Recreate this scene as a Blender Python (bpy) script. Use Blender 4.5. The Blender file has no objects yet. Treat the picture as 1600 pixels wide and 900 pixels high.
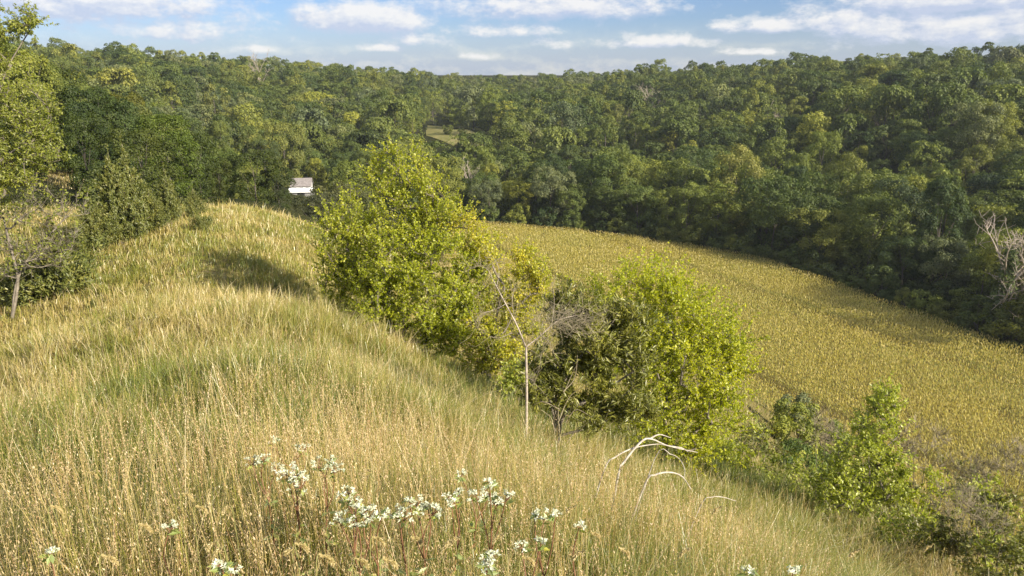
import bpy, math, random
import numpy as np
R = math.radians
scene = bpy.context.scene
COL = scene.collection

# ---------------------------------------------------------------- camera, sky, sun, exposure
cam_data = bpy.data.cameras.new("camera")
cam_data.sensor_width = 36.0
cam_data.lens = 36.0 * 1164.0 / 1600.0
cam_data.clip_start = 0.05
cam_data.clip_end = 20000
cam = bpy.data.objects.new("camera", cam_data)
COL.objects.link(cam)
cam.location = (0, 0, 1.62)
cam.rotation_euler = (R(90 - 16.27), 0, 0)
scene.camera = cam
scene.render.resolution_x, scene.render.resolution_y = 1024, 576

SUN_AZ, SUN_EL = 125.0, 25.0               # azimuth clockwise from +Y (view direction), elevation
sun_dir = np.array([math.sin(R(SUN_AZ)) * math.cos(R(SUN_EL)), math.cos(R(SUN_AZ)) * math.cos(R(SUN_EL)), math.sin(R(SUN_EL))])
sl = bpy.data.lights.new("sun", 'SUN')
sl.energy = 5.0
sl.angle = R(0.53)
sl.color = (1.0, 0.89, 0.70)
sun = bpy.data.objects.new("sun", sl)
COL.objects.link(sun)
from mathutils import Vector
sun.rotation_euler = Vector(sun_dir).to_track_quat('Z', 'Y').to_euler()

scene.view_settings.view_transform = 'Standard'
scene.view_settings.look = 'None'
scene.view_settings.gamma = 1.0
scene.view_settings.exposure = 1.0
scene.view_settings.use_curve_mapping = False
scene.cycles.max_bounces = 6
scene.cycles.diffuse_bounces = 4
scene.cycles.transmission_bounces = 4
scene.cycles.transparent_max_bounces = 4
scene.cycles.use_denoising = True
scene.cycles.use_adaptive_sampling = True
scene.cycles.adaptive_threshold = 0.02

world = bpy.data.worlds.new("World")
scene.world = world
world.use_nodes = True
wt = world.node_tree
for n in list(wt.nodes): wt.nodes.remove(n)

def mth(t, op, a, b=None, c=None, clamp=False):
    n = t.nodes.new("ShaderNodeMath"); n.operation = op; n.use_clamp = clamp
    for i, v in enumerate((a, b, c)):
        if v is None: continue
        if isinstance(v, (int, float)): n.inputs[i].default_value = v
        else: t.links.new(v, n.inputs[i])
    return n.outputs[0]

def cloud_group():
    """cloud density over azimuth / elevation (degrees) of the sky direction"""
    g = bpy.data.node_groups.new("cloud_density", 'ShaderNodeTree')
    g.interface.new_socket("az", in_out='INPUT', socket_type='NodeSocketFloat')
    g.interface.new_socket("el", in_out='INPUT', socket_type='NodeSocketFloat')
    g.interface.new_socket("density", in_out='OUTPUT', socket_type='NodeSocketFloat')
    gi = g.nodes.new("NodeGroupInput"); go = g.nodes.new("NodeGroupOutput")
    az, el = gi.outputs[0], gi.outputs[1]
    F = 1164.0; P = 16.27
    blobs = [(215,18,150,24,1.0),(310,52,95,17,.75),(90,10,60,14,.7),(590,33,75,19,1.1),(655,62,55,12,.55),(612,76,34,6,.7),(850,13,160,17,.85),
             (790,50,75,10,.7),(1000,68,80,10,.8),(860,70,55,9,.6),(1165,46,62,11,1.0),(1275,44,75,22,.9),(1440,12,120,22,1.1),(1430,55,170,22,.9),
             (1150,83,42,5,.7),(755,88,40,6,.7),(1560,40,110,28,.85),(445,80,50,6,.55),(340,20,40,8,.3),(1700,20,160,30,.8),(-120,30,120,30,.8)]
    tot = None
    for (px, py, rx, ry, w) in blobs:
        a = math.degrees(math.atan2((px - 800) / F, math.cos(R(P)))); e = math.degrees(math.atan((450 - py) / F)) - P
        ra = math.degrees(rx / F) * 1.15; re = math.degrees(ry / F) * 1.2; w *= 1.1
        dx = mth(g, 'MULTIPLY', mth(g, 'SUBTRACT', az, a), 1 / ra)
        dy = mth(g, 'MULTIPLY', mth(g, 'SUBTRACT', el, e), 1 / re)
        # flat bases: the lower half falls off faster
        dy = mth(g, 'MAXIMUM', dy, mth(g, 'MULTIPLY', dy, -1.35))
        q = mth(g, 'ADD', mth(g, 'MULTIPLY', dx, dx), mth(g, 'MULTIPLY', dy, dy))
        v = mth(g, 'MULTIPLY', mth(g, 'EXPONENT', mth(g, 'MULTIPLY', q, -0.75)), w)
        tot = v if tot is None else mth(g, 'MAXIMUM', tot, v)
    cx = g.nodes.new("ShaderNodeCombineXYZ")
    g.links.new(mth(g, 'MULTIPLY', az, 0.52), cx.inputs[0]); g.links.new(mth(g, 'MULTIPLY', el, 0.95), cx.inputs[1])
    nz = g.nodes.new("ShaderNodeTexNoise"); nz.inputs['Scale'].default_value = 1.1; nz.inputs['Detail'].default_value = 7; nz.inputs['Roughness'].default_value = .64
    g.links.new(cx.outputs[0], nz.inputs['Vector'])
    # wide thin sheets anywhere in the sky
    n2 = g.nodes.new("ShaderNodeTexNoise"); n2.inputs['Scale'].default_value = .22; n2.inputs['Detail'].default_value = 5
    g.links.new(cx.outputs[0], n2.inputs['Vector'])
    wide = mth(g, 'MULTIPLY', mth(g, 'SUBTRACT', n2.outputs[0], .47), .95)
    high = mth(g, 'MULTIPLY', mth(g, 'SUBTRACT', el, 6.0), .06, clamp=True)  # extra cloud cover above the view, added to brighten the ambient light
    d = mth(g, 'ADD', mth(g, 'ADD', tot, mth(g, 'MULTIPLY', mth(g, 'SUBTRACT', nz.outputs[0], .5), 1.7)), mth(g, 'ADD', wide, mth(g, 'MULTIPLY', high, 1.4)))
    g.links.new(d, go.inputs[0])
    return g

cg = cloud_group()
tc = wt.nodes.new("ShaderNodeTexCoord")
sx = wt.nodes.new("ShaderNodeSeparateXYZ"); wt.links.new(tc.outputs['Generated'], sx.inputs[0])
az = mth(wt, 'MULTIPLY', mth(wt, 'ARCTAN2', sx.outputs[0], sx.outputs[1]), 57.2958)
el = mth(wt, 'MULTIPLY', mth(wt, 'ARCSINE', sx.outputs[2]), 57.2958)
def dens(de, da):
    n = wt.nodes.new("ShaderNodeGroup"); n.node_tree = cg
    wt.links.new(mth(wt, 'ADD', az, da), n.inputs[0]); wt.links.new(mth(wt, 'ADD', el, de), n.inputs[1])
    return n.outputs[0]
d0, d1 = dens(0, 0), dens(0.55, 0.45)
cover = mth(wt, 'MULTIPLY', mth(wt, 'SUBTRACT', d0, .24), 1.7, clamp=True)
cover = mth(wt, 'MULTIPLY', cover, .86)
veil = mth(wt, 'MULTIPLY', mth(wt, 'MULTIPLY', mth(wt, 'SUBTRACT', 3.6, el), .3, clamp=True), .5)   # pale air low over the horizon
cover = mth(wt, 'MAXIMUM', cover, veil)
lit = mth(wt, 'MULTIPLY_ADD', mth(wt, 'SUBTRACT', d0, d1), 1.5, .38, clamp=True)
sky = wt.nodes.new("ShaderNodeTexSky"); sky.sky_type = 'NISHITA'; sky.sun_disc = False
sky.sun_elevation = R(SUN_EL); sky.sun_rotation = R(SUN_AZ)
sky.air_density = 0.9; sky.dust_density = 0.5; sky.ozone_density = 1.6
SKY_TINT = (0.60, 0.715, 1.02)
tint = wt.nodes.new("ShaderNodeMix"); tint.data_type = 'RGBA'; tint.blend_type = 'MULTIPLY'; tint.inputs[0].default_value = 1
wt.links.new(sky.outputs[0], tint.inputs[6]); tint.inputs[7].default_value = (*SKY_TINT, 1)
cc = wt.nodes.new("ShaderNodeMix"); cc.data_type = 'RGBA'
wt.links.new(lit, cc.inputs[0])
cc.inputs[6].default_value = (4.5, 5.0, 6.3, 1)
cc.inputs[7].default_value = (7.6, 7.4, 7.2, 1)
mx = wt.nodes.new("ShaderNodeMix"); mx.data_type = 'RGBA'
wt.links.new(cover, mx.inputs[0]); wt.links.new(tint.outputs[2], mx.inputs[6]); wt.links.new(cc.outputs[2], mx.inputs[7])
bg = wt.nodes.new("ShaderNodeBackground"); bg.inputs['Strength'].default_value = 0.066
wt.links.new(mx.outputs[2], bg.inputs['Color'])
wo = wt.nodes.new("ShaderNodeOutputWorld"); wt.links.new(bg.outputs[0], wo.inputs[0])

# ---------------------------------------------------------------- terrain function
F_PX, PITCH = 1164.0, math.radians(16.27)
CAM = np.array([0.0, 0.0, 1.62])
CP, SP = math.cos(PITCH), math.sin(PITCH)

def ray(px, py):
    u = (px - 800.0) / F_PX; v = (450.0 - py) / F_PX
    return np.array([u, CP + v * SP, -SP + v * CP])

def pt(px, py, t):
    """point seen in direction of the photo position px,py at depth t metres"""
    return CAM + ray(px, py) * t

def sstep(a, b, x):
    t = np.clip((x - a) / (b - a), 0, 1)
    return t * t * (3 - 2 * t)

def hash2(ix, iy, seed):
    h = (ix.astype(np.int64) * 374761393 + iy.astype(np.int64) * 668265263 + seed * 1442695041) & 0xFFFFFFFF
    h = ((h ^ (h >> 13)) * 1274126177) & 0xFFFFFFFF
    h = h ^ (h >> 16)
    return (h & 0xFFFF) / 65535.0

def vnoise(x, y, seed=0):
    x = np.asarray(x, float); y = np.asarray(y, float)
    ix = np.floor(x); iy = np.floor(y)
    fx = x - ix; fy = y - iy
    fx = fx * fx * (3 - 2 * fx); fy = fy * fy * (3 - 2 * fy)
    ix = ix.astype(np.int64); iy = iy.astype(np.int64)
    a = hash2(ix, iy, seed); b = hash2(ix + 1, iy, seed)
    c = hash2(ix, iy + 1, seed); d = hash2(ix + 1, iy + 1, seed)
    return (a * (1 - fx) + b * fx) * (1 - fy) + (c * (1 - fx) + d * fx) * fy

def fbm(x, y, seed=0, oct=3):
    s = 0; w = 0; a = 1.0
    for k in range(oct):
        s = s + a * vnoise(x * 2 ** k, y * 2 ** k, seed + 17 * k); w += a; a *= 0.5
    return s / w

FIELD_Z = -40.0
def canopy(px, py, t, h):
    p = pt(px, py, t); return (p[0], p[1], p[2] - h)
CTRL = []
for px, py, t in [(40,85,330),(150,80,350),(250,80,380),(380,88,420),(500,93,450),(630,100,520),(770,110,600),(900,102,560),(1050,92,470),(1220,88,420),(1420,84,330),(1600,82,290),(1800,80,270),(-150,85,310)]:
    CTRL.append(canopy(px, py + 20, t, 16))
for px, py, t in [(300,150,300),(450,150,370),(600,150,420),(800,160,450),(1000,160,370),(1200,160,320),(1400,180,240),(1560,200,205),(1750,200,190)]:
    CTRL.append(canopy(px, py, t, 15))
for px, py, t in [(350,215,255),(500,205,280),(620,200,300),(950,220,275),(1100,230,250),(1250,290,200),(1500,330,155),(1700,380,130)]:
    CTRL.append(canopy(px, py, t, 17))
for px, py, t in [(700,206,345),(730,220,325),(770,235,310),(470,296,218)]:
    CTRL.append(tuple(pt(px, py, t)))
CTRL += [(30,80,-40),(55,62,-40),(90,40,-40),(50,110,-40),(20,150,-40),(-8,198,-40),(43,173,-40),(68,126,-40),(76,104,-40),(0,120,-40),(120,60,-38),
         (-25,180,-38),(-30,140,-34),(-36,48,-6.8),(-46,80,-12.5),(-32,100,-16),(-38,106,-17),(-45,118,-20),(-60,150,-27),(-25,76,-15),
         (-24,30,-8),(-60,30,-3),(-80,100,-8),(-110,180,-15),(-120,120,-5),(-60,-30,2),(0,-60,5),(60,-60,-20),(110,-40,-38),
         (160,0,-34),(190,60,-20),(230,130,-4),(280,0,-5),(-250,200,0),(-320,400,2),(-200,50,2),(0,900,-26),(400,500,-6),(-400,800,-6),(500,900,-14),(500,100,2),(400,-200,0),(-300,-200,2),(0,-300,4),(1000,0,0),(-1000,0,0)]
_C = np.array(CTRL); _n = len(_C)
_d = np.hypot(_C[:, None, 0] - _C[None, :, 0], _C[:, None, 1] - _C[None, :, 1])
_A = np.zeros((_n + 1, _n + 1)); _A[:_n, :_n] = -np.sqrt(_d ** 2 + 15 ** 2) - 3.0 * np.eye(_n) * 0 ; _A[:_n, _n] = 1; _A[_n, :_n] = 1
_W = np.linalg.solve(_A, np.append(_C[:, 2], 0))

def z_far(x, y):
    x = np.asarray(x, float); y = np.asarray(y, float)
    z = np.full(x.shape, _W[_n])
    for k in range(_n):
        z = z - _W[k] * np.sqrt((x - _C[k, 0]) ** 2 + (y - _C[k, 1]) ** 2 + 225.0)
    z = np.clip(z, -41, 6)
    m = field_mask(x, y, 6.0)
    z = z * (1 - m) + FIELD_Z * m
    r = np.hypot(x, y)
    return z * (1 - sstep(700, 1100, r)) + (-30 + 6 * vnoise(x / 300, y / 300, 5)) * sstep(700, 1100, r)

FIELD = np.array([(-13,203),(-4,200),(20,191),(43,173),(56,159),(63,142),(69,126),(77,104),(95,70),(110,30),(80,36),(50,47),(25,68),(4,92),(-6,125),(-16,160),(-18,190)], float)
def poly_dist(x, y, P):
    """signed distance to polygon P, positive inside"""
    x = np.asarray(x, float); y = np.asarray(y, float)
    d = np.full(x.shape, 1e9); ins = np.zeros(x.shape, bool)
    n = len(P)
    for i in range(n):
        ax, ay = P[i]; bx, by = P[(i + 1) % n]
        ex, ey = bx - ax, by - ay
        t = np.clip(((x - ax) * ex + (y - ay) * ey) / (ex * ex + ey * ey), 0, 1)
        d = np.minimum(d, np.hypot(x - ax - t * ex, y - ay - t * ey))
        c = ((ay > y) != (by > y)) & (x < (bx - ax) * (y - ay) / (by - ay + 1e-12) + ax)
        ins ^= c
    return np.where(ins, d, -d)
def field_mask(x, y, soft):
    return sstep(-soft, 1.0, poly_dist(x, y, FIELD))

AZ = math.radians(20.5)
SX, SY = -math.sin(AZ), math.cos(AZ)        # spine direction of the grassy spur
def st(x, y):
    return x * SX + y * SY, x * SY - y * SX
def xy(s, t):
    return s * SX + t * SY, s * SY - t * SX
SP_S = np.array([-60,-20,-6,0,2.5,5,8,12,18,25,32,40,48,54,58,62,70,90,120])
SP_Z = np.array([8,3.2,1.0,0,-.60,-1.38,-2.3,-3.25,-4.6,-5.7,-6.35,-6.9,-7.5,-8.1,-8.9,-10.4,-14.5,-26,-44])
FR_T = np.array([0,1.5,3,4.5,6,8,10,13,17,22,30,40,52,64,80])
FR_Z = np.array([0,-.42,-1.2,-2.05,-2.85,-3.9,-4.85,-6.05,-7.9,-11.2,-18.6,-28.2,-37.2,-43,-50])
FL_T = np.array([0,2,4,6,9,13,18,25,40])
FL_Z = np.array([0,-.16,-.8,-2.0,-4.0,-6.2,-9.0,-12.5,-22.0])
def pchip(xs, ys):
    h = np.diff(xs); dl = np.diff(ys) / h
    m = np.zeros(len(xs)); m[0] = dl[0]; m[-1] = dl[-1]
    for i in range(1, len(xs) - 1):
        if dl[i-1] * dl[i] > 0:
            w1 = 2 * h[i] + h[i-1]; w2 = h[i] + 2 * h[i-1]
            m[i] = (w1 + w2) / (w1 / dl[i-1] + w2 / dl[i])
    def f(x):
        x = np.clip(x, xs[0], xs[-1]); i = np.clip(np.searchsorted(xs, x) - 1, 0, len(xs) - 2)
        t = (x - xs[i]) / h[i]
        return ((2*t**3-3*t**2+1)*ys[i] + (t**3-2*t**2+t)*h[i]*m[i] + (-2*t**3+3*t**2)*ys[i+1] + (t**3-t**2)*h[i]*m[i+1])
    return f
fs, fr, fl = pchip(SP_S, SP_Z), pchip(FR_T, FR_Z), pchip(FL_T, FL_Z)

def z_spur(x, y):
    s, t = st(x, y)
    wide = 1.0 + 0.35 * sstep(30, 50, s)            # the far knob is broader
    tt = t / wide
    z = fs(s) + np.where(tt > 0, fr(np.maximum(tt, 0)), fl(np.maximum(-tt, 0)))
    z = z + 0.5 * (fbm(x / 7, y / 7, 3) - .5) * sstep(2, 9, np.hypot(x, y)) + 0.12 * (vnoise(x / 1.1, y / 1.1, 9) - .5)
    z = z - 0.95 * np.exp(-((s - 27.5) / 4.2) ** 2) * sstep(-9, 2, t) + 0.35 * np.exp(-((s - 20) / 3.0) ** 2) * sstep(-7, -1, t) * sstep(7, 3, t)   # small saddle
    nb = sstep(-7, -3, t) * sstep(4.5, 1.5, t)
    z = z + nb * (.26 * np.exp(-((s - 3.9) / 1.1) ** 2) - .36 * np.exp(-((s - 6.4) / 1.5) ** 2) + .22 * np.exp(-((s - 10.5) / 1.8) ** 2) - .25 * np.exp(-((s - 14.5) / 2.2) ** 2))
    return z

def height(x, y):
    x = np.asarray(x, float); y = np.asarray(y, float)
    a = z_spur(x, y); b = z_far(x, y)
    k = 3.0
    d = np.clip((a - b) / k, -30, 30)
    return b + k * np.where(d > 20, d, np.log1p(np.exp(np.minimum(d, 20))))* 1.0 - 0.0

def hit(px, py, t0=1.0, tmax=900):
    """first point of the bare ground along the direction of px,py (None if it meets the sky)"""
    d = ray(px, py)
    t = t0 * (tmax / t0) ** np.linspace(0, 1, 1400)
    P = CAM[None] + d[None] * t[:, None]
    below = P[:, 2] < height(P[:, 0], P[:, 1])
    if not below.any(): return None
    i = int(np.argmax(below)); lo, hi = t[max(i-1, 0)], t[i]
    for _ in range(18):
        m = .5 * (lo + hi); q = CAM + d * m
        if q[2] < float(height(q[0], q[1])): hi = m
        else: lo = m
    return CAM + d * hi
def gz(x, y): return float(height(x, y))
# ---------------------------------------------------------------- end terrain
# ---------------------------------------------------------------- mesh helpers
class MB:
    """collects vertices and faces and links them as ONE mesh object"""
    def __init__(s): s.V = []; s.F = []; s.C = []; s.M = []; s.n = 0
    def add(s, v, f, mat=0, col=None):
        v = np.asarray(v, float).reshape(-1, 3); f = np.asarray(f, np.int64)
        s.V.append(v); s.F.append(f + s.n); s.M.append(np.full(len(f), mat, np.int32)); s.n += len(v)
        s.C.append(np.zeros((len(v), 3)) + .5 if col is None else np.broadcast_to(np.asarray(col, float), (len(v), 3)))
        return s
    def mesh(s, name, mats, smooth=False, color=False):
        me = bpy.data.meshes.new(name)
        V = np.concatenate(s.V).astype(np.float32)
        me.vertices.add(len(V)); me.vertices.foreach_set("co", V.ravel())
        li = np.concatenate([f.ravel() for f in s.F]).astype(np.int32)
        tot = np.concatenate([np.full(len(f), f.shape[1], np.int32) for f in s.F])
        me.loops.add(len(li)); me.loops.foreach_set("vertex_index", li)
        me.polygons.add(len(tot))
        me.polygons.foreach_set("loop_start", np.concatenate([[0], np.cumsum(tot)[:-1]]).astype(np.int32))
        me.polygons.foreach_set("material_index", np.concatenate(s.M))
        if smooth: me.polygons.foreach_set("use_smooth", np.ones(len(tot), bool))
        else: me.polygons.foreach_set("use_smooth", np.zeros(len(tot), bool))
        if color:
            a = me.color_attributes.new("Col", 'FLOAT_COLOR', 'POINT')
            C = np.concatenate(s.C); C = np.concatenate([C, np.ones((len(C), 1))], 1).astype(np.float32)
            a.data.foreach_set("color", C.ravel())
        for m in (mats if isinstance(mats, (list, tuple)) else [mats]): me.materials.append(m)
        me.update(calc_edges=True)
        return me
    def build(s, name, mats, parent=None, smooth=False, color=False):
        return link(name, s.mesh(name, mats, smooth, color), parent)

def link(name, data, parent=None):
    o = bpy.data.objects.new(name, data); COL.objects.link(o)
    if parent is not None: o.parent = parent
    return o
def tag(o, label=None, cat=None, group=None, kind=None):
    if label: o["label"] = label
    if cat: o["category"] = cat
    if group: o["group"] = group
    if kind: o["kind"] = kind
    return o
def empty(name, loc, label, cat, group=None):
    o = bpy.data.objects.new(name, None); COL.objects.link(o); o.location = [float(v) for v in loc]; o.empty_display_size = .3
    return tag(o, label, cat, group)

def nrm(v): return v / np.maximum(np.linalg.norm(v, axis=-1, keepdims=True), 1e-9)
def perp(d, rng):
    r = rng.normal(size=d.shape); return nrm(np.cross(d, r))

def cards(c, n, d, L, W, fold=0.1):
    """leaf shapes: pointed quads centred at c, facing n, pointing along d"""
    d = nrm(d - n * (d * n).sum(-1, keepdims=True)); sd = np.cross(n, d)
    L = np.asarray(L).reshape(-1, 1) * np.ones((len(c), 1)); W = np.asarray(W).reshape(-1, 1) * np.ones((len(c), 1))
    v = np.stack([c - d * L / 2, c - sd * W / 2 + n * W * fold + d * L * .03, c + d * L / 2, c + sd * W / 2 + n * W * fold + d * L * .03], 1).reshape(-1, 3)
    f = np.arange(len(c) * 4).reshape(-1, 4)
    return v, f

def tubes(P0, P1, r0, r1, k=5):
    """tapered tubes between the point arrays P0 and P1"""
    P0 = np.asarray(P0, float); P1 = np.asarray(P1, float); n = len(P0)
    d = nrm(P1 - P0); h = np.where(np.abs(d[:, 2:3]) > .9, [[1., 0, 0]], [[0, 0, 1.]])
    a = nrm(np.cross(d, h)); b = np.cross(d, a)
    th = np.arange(k) * 2 * math.pi / k
    ring = a[:, None, :] * np.cos(th)[None, :, None] + b[:, None, :] * np.sin(th)[None, :, None]
    v0 = P0[:, None] + ring * np.asarray(r0).reshape(-1, 1, 1); v1 = P1[:, None] + ring * np.asarray(r1).reshape(-1, 1, 1)
    v = np.concatenate([v0, v1], 1).reshape(-1, 3)
    i = np.arange(k); j = (i + 1) % k
    f = np.stack([i, j, j + k, i + k], 1)[None] + (np.arange(n) * 2 * k)[:, None, None]
    return v, f.reshape(-1, 4)

def polytube(mb, pts, radii, k=6, mat=0, col=None):
    """one continuous tube along a polyline"""
    P = np.asarray(pts, float); r = np.asarray(radii, float); n = len(P)
    T = np.gradient(P, axis=0); T = nrm(T)
    ref = np.array([0.37, 0.61, 0.7]); a = nrm(np.cross(T, ref)); b = np.cross(T, a)
    th = np.arange(k) * 2 * math.pi / k
    v = (P[:, None] + (a[:, None] * np.cos(th)[None, :, None] + b[:, None] * np.sin(th)[None, :, None]) * r[:, None, None]).reshape(-1, 3)
    i = np.arange(k); j = (i + 1) % k
    f = np.concatenate([np.stack([i + q * k, j + q * k, j + (q + 1) * k, i + (q + 1) * k], 1) for q in range(n - 1)])
    mb.add(v, f, mat, col)

def smooth_path(ctrl, n):
    """Catmull-Rom through control points"""
    C = np.asarray(ctrl, float); C = np.concatenate([[2 * C[0] - C[1]], C, [2 * C[-1] - C[-2]]])
    t = np.linspace(0, len(C) - 3 - 1e-6, n); i = t.astype(int); u = (t - i)[:, None]
    a, b, c, d = C[i], C[i + 1], C[i + 2], C[i + 3]
    return .5 * (2 * b + (c - a) * u + (2 * a - 5 * b + 4 * c - d) * u ** 2 + (3 * b - a - 3 * c + d) * u ** 3)

# ---------------------------------------------------------------- materials
def mat_nodes(name):
    m = bpy.data.materials.new(name); m.use_nodes = True; t = m.node_tree
    for n in list(t.nodes): t.nodes.remove(n)
    o = t.nodes.new("ShaderNodeOutputMaterial")
    return m, t, o
def ramp(t, fac, stops):
    r = t.nodes.new("ShaderNodeValToRGB"); t.links.new(fac, r.inputs[0])
    e = r.color_ramp.elements
    while len(e) < len(stops): e.new(.5)
    for q, (p, c) in zip(e, stops): q.position = p; q.color = (*c, 1)
    return r.outputs[0]
def noise(t, scale, detail=3, coord='Object', rough=.55):
    tcn = t.nodes.new("ShaderNodeTexCoord"); n = t.nodes.new("ShaderNodeTexNoise")
    n.inputs['Scale'].default_value = scale; n.inputs['Detail'].default_value = detail; n.inputs['Roughness'].default_value = rough
    t.links.new(tcn.outputs[coord], n.inputs['Vector']); return n.outputs[0]
def mixc(t, fac, a, b, mode='MIX'):
    n = t.nodes.new("ShaderNodeMix"); n.data_type = 'RGBA'; n.blend_type = mode
    for i, v in ((0, fac), (6, a), (7, b)):
        if isinstance(v, (int, float)): n.inputs[i].default_value = v
        elif isinstance(v, tuple): n.inputs[i].default_value = (*v, 1)
        else: t.links.new(v, n.inputs[i])
    return n.outputs[2]
def leaf_shader(t, o, col, trans=.35, gloss=.06, rough=.45, tcol=(1.1, 1.15, .45)):
    d = t.nodes.new("ShaderNodeBsdfDiffuse"); t.links.new(col, d.inputs[0])
    tr = t.nodes.new("ShaderNodeBsdfTranslucent"); t.links.new(mixc(t, 1.0, col, tcol, 'MULTIPLY'), tr.inputs[0])
    m1 = t.nodes.new("ShaderNodeMixShader"); m1.inputs[0].default_value = trans
    t.links.new(d.outputs[0], m1.inputs[1]); t.links.new(tr.outputs[0], m1.inputs[2])
    g = t.nodes.new("ShaderNodeBsdfGlossy"); g.inputs['Roughness'].default_value = rough; g.inputs[0].default_value = (1, 1, 1, 1)
    m2 = t.nodes.new("ShaderNodeMixShader"); m2.inputs[0].default_value = gloss
    t.links.new(m1.outputs[0], m2.inputs[1]); t.links.new(g.outputs[0], m2.inputs[2])
    t.links.new(m2.outputs[0], o.inputs[0])
def leaf_mat(name, stops, trans=.35, gloss=.03, clump_scale=.9, clump_amt=.5, rough=.45):
    """each leaf its own colour out of the stops, drifting over the crown"""
    m, t, o = mat_nodes(name)
    g = t.nodes.new("ShaderNodeNewGeometry")
    nz = noise(t, clump_scale, 2)
    f = mth(t, 'ADD', mth(t, 'MULTIPLY', g.outputs['Random Per Island'], 1 - clump_amt), mth(t, 'MULTIPLY', mth(t, 'MULTIPLY_ADD', nz, 2.2, -.6, clamp=True), clump_amt))
    leaf_shader(t, o, ramp(t, f, stops), trans, gloss, rough)
    return m
def bark_mat(name, a, b, scale=6):
    m, t, o = mat_nodes(name)
    p = t.nodes.new("ShaderNodeBsdfPrincipled"); p.inputs['Roughness'].default_value = .9
    t.links.new(ramp(t, noise(t, scale, 5), [(.3, a), (.7, b)]), p.inputs['Base Color'])
    t.links.new(p.outputs[0], o.inputs[0]); return m
def plain_mat(name, col, rough=.7, var=.15, scale=3.0, metal=0):
    m, t, o = mat_nodes(name)
    p = t.nodes.new("ShaderNodeBsdfPrincipled"); p.inputs['Roughness'].default_value = rough; p.inputs['Metallic'].default_value = metal
    c0 = tuple(v * (1 - var) for v in col); c1 = tuple(min(1, v * (1 + var)) for v in col)
    t.links.new(ramp(t, noise(t, scale, 4), [(.3, c0), (.7, c1)]), p.inputs['Base Color'])
    t.links.new(p.outputs[0], o.inputs[0]); return m
def vcol_mat(name, trans=.3, gloss=.05, tcol=(1.2, 1.1, .6), rough=.4):
    """colour from the vertex colour of each blade"""
    m, t, o = mat_nodes(name)
    a = t.nodes.new("ShaderNodeAttribute"); a.attribute_name = "Col"
    leaf_shader(t, o, a.outputs['Color'], trans, gloss, rough, tcol)
    return m
def forest_mat(name, trans=.28, mass=False):
    """far foliage: object colour, varied per tree and per leaf clump"""
    m, t, o = mat_nodes(name)
    oi = t.nodes.new("ShaderNodeObjectInfo"); g = t.nodes.new("ShaderNodeNewGeometry")
    per = ramp(t, oi.outputs['Random'], [(0, (.62, .72, .66)), (.2, (.85, .95, .85)), (.45, (1.05, 1.05, .9)), (.7, (1.28, 1.27, .88)), (.88, (1.15, 1.15, .85)), (1, (.95, .92, 1.0))])
    oc = oi.outputs['Color']
    if mass:
        at = t.nodes.new("ShaderNodeAttribute"); at.attribute_type = 'INSTANCER'; at.attribute_name = "tone"; oc = at.outputs['Color']
    c = mixc(t, 1.0, oc, per, 'MULTIPLY')
    lf = ramp(t, g.outputs['Random Per Island'], [(0, (.72, .75, .7)), (.6, (1, 1, 1)), (1, (1.4, 1.32, 1.05))])
    c = mixc(t, 1.0, c, lf, 'MULTIPLY')
    nz = ramp(t, noise(t, .35, 2), [(.3, (.8, .85, .9)), (.7, (1.2, 1.15, 1.0))])
    c = mixc(t, 1.0, c, nz, 'MULTIPLY')
    leaf_shader(t, o, c, trans, .015, .5, (1.08, 1.15, .5))
    return m
# ---------------------------------------------------------------- the ground: one sheet out to the horizon
def ground_sheet():
    n = 420
    a = np.linspace(-1, 1, n)
    g = np.sinh(a * 6.2) / np.sinh(6.2)
    xs = g * 5000.0; ys = g * 5000.0 + 8.0
    X, Y = np.meshgrid(xs, ys)
    Z = height(X.ravel(), Y.ravel())
    V = np.stack([X.ravel(), Y.ravel(), Z], 1)
    i = np.arange(n - 1); I, J = np.meshgrid(i, i)
    q = (J * n + I).ravel()
    f = np.stack([q, q + 1, q + n + 1, q + n], 1)
    s, t = st(V[:, 0], V[:, 1])
    meadow = sstep(-16, -9, t) * sstep(60, 30, t) * sstep(72, 62, s)
    loess = np.exp(-((V[:, 0] - LOESS[0]) ** 2 + (V[:, 1] - LOESS[1]) ** 2) / 9.0)
    C = np.stack([meadow, loess, fm_cached(V)], 1)
    return MB().add(V, f, 0, C)
def fm_cached(V): return field_mask(V[:, 0], V[:, 1], 2.0)
LOESS = hit(92, 276)

def ground_mat():
    m, t, o = mat_nodes("earth")
    a = t.nodes.new("ShaderNodeAttribute"); a.attribute_name = "Col"
    sp = t.nodes.new("ShaderNodeSeparateXYZ"); t.links.new(a.outputs['Vector'], sp.inputs[0])
    wood = ramp(t, noise(t, .15, 5), [(.3, (.022, .028, .012)), (.7, (.05, .052, .022))])
    thatch = ramp(t, noise(t, 3.0, 6, rough=.7), [(.25, (.09, .08, .03)), (.5, (.17, .145, .06)), (.75, (.26, .21, .10))])
    soil = ramp(t, noise(t, 1.2, 4), [(.3, (.14, .115, .04)), (.7, (.22, .18, .06))])
    sand = ramp(t, noise(t, 1.5, 5), [(.3, (.30, .23, .12)), (.7, (.5, .40, .24))])
    c = mixc(t, sp.outputs[0], wood, thatch)
    c = mixc(t, sp.outputs[2], c, soil)
    c = mixc(t, sp.outputs[1], c, sand)
    p = t.nodes.new("ShaderNodeBsdfDiffuse"); t.links.new(c, p.inputs[0])
    t.links.new(p.outputs[0], o.inputs[0]); return m
tag(ground_sheet().build("ground", ground_mat(), smooth=True, color=True), kind="structure")

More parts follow.
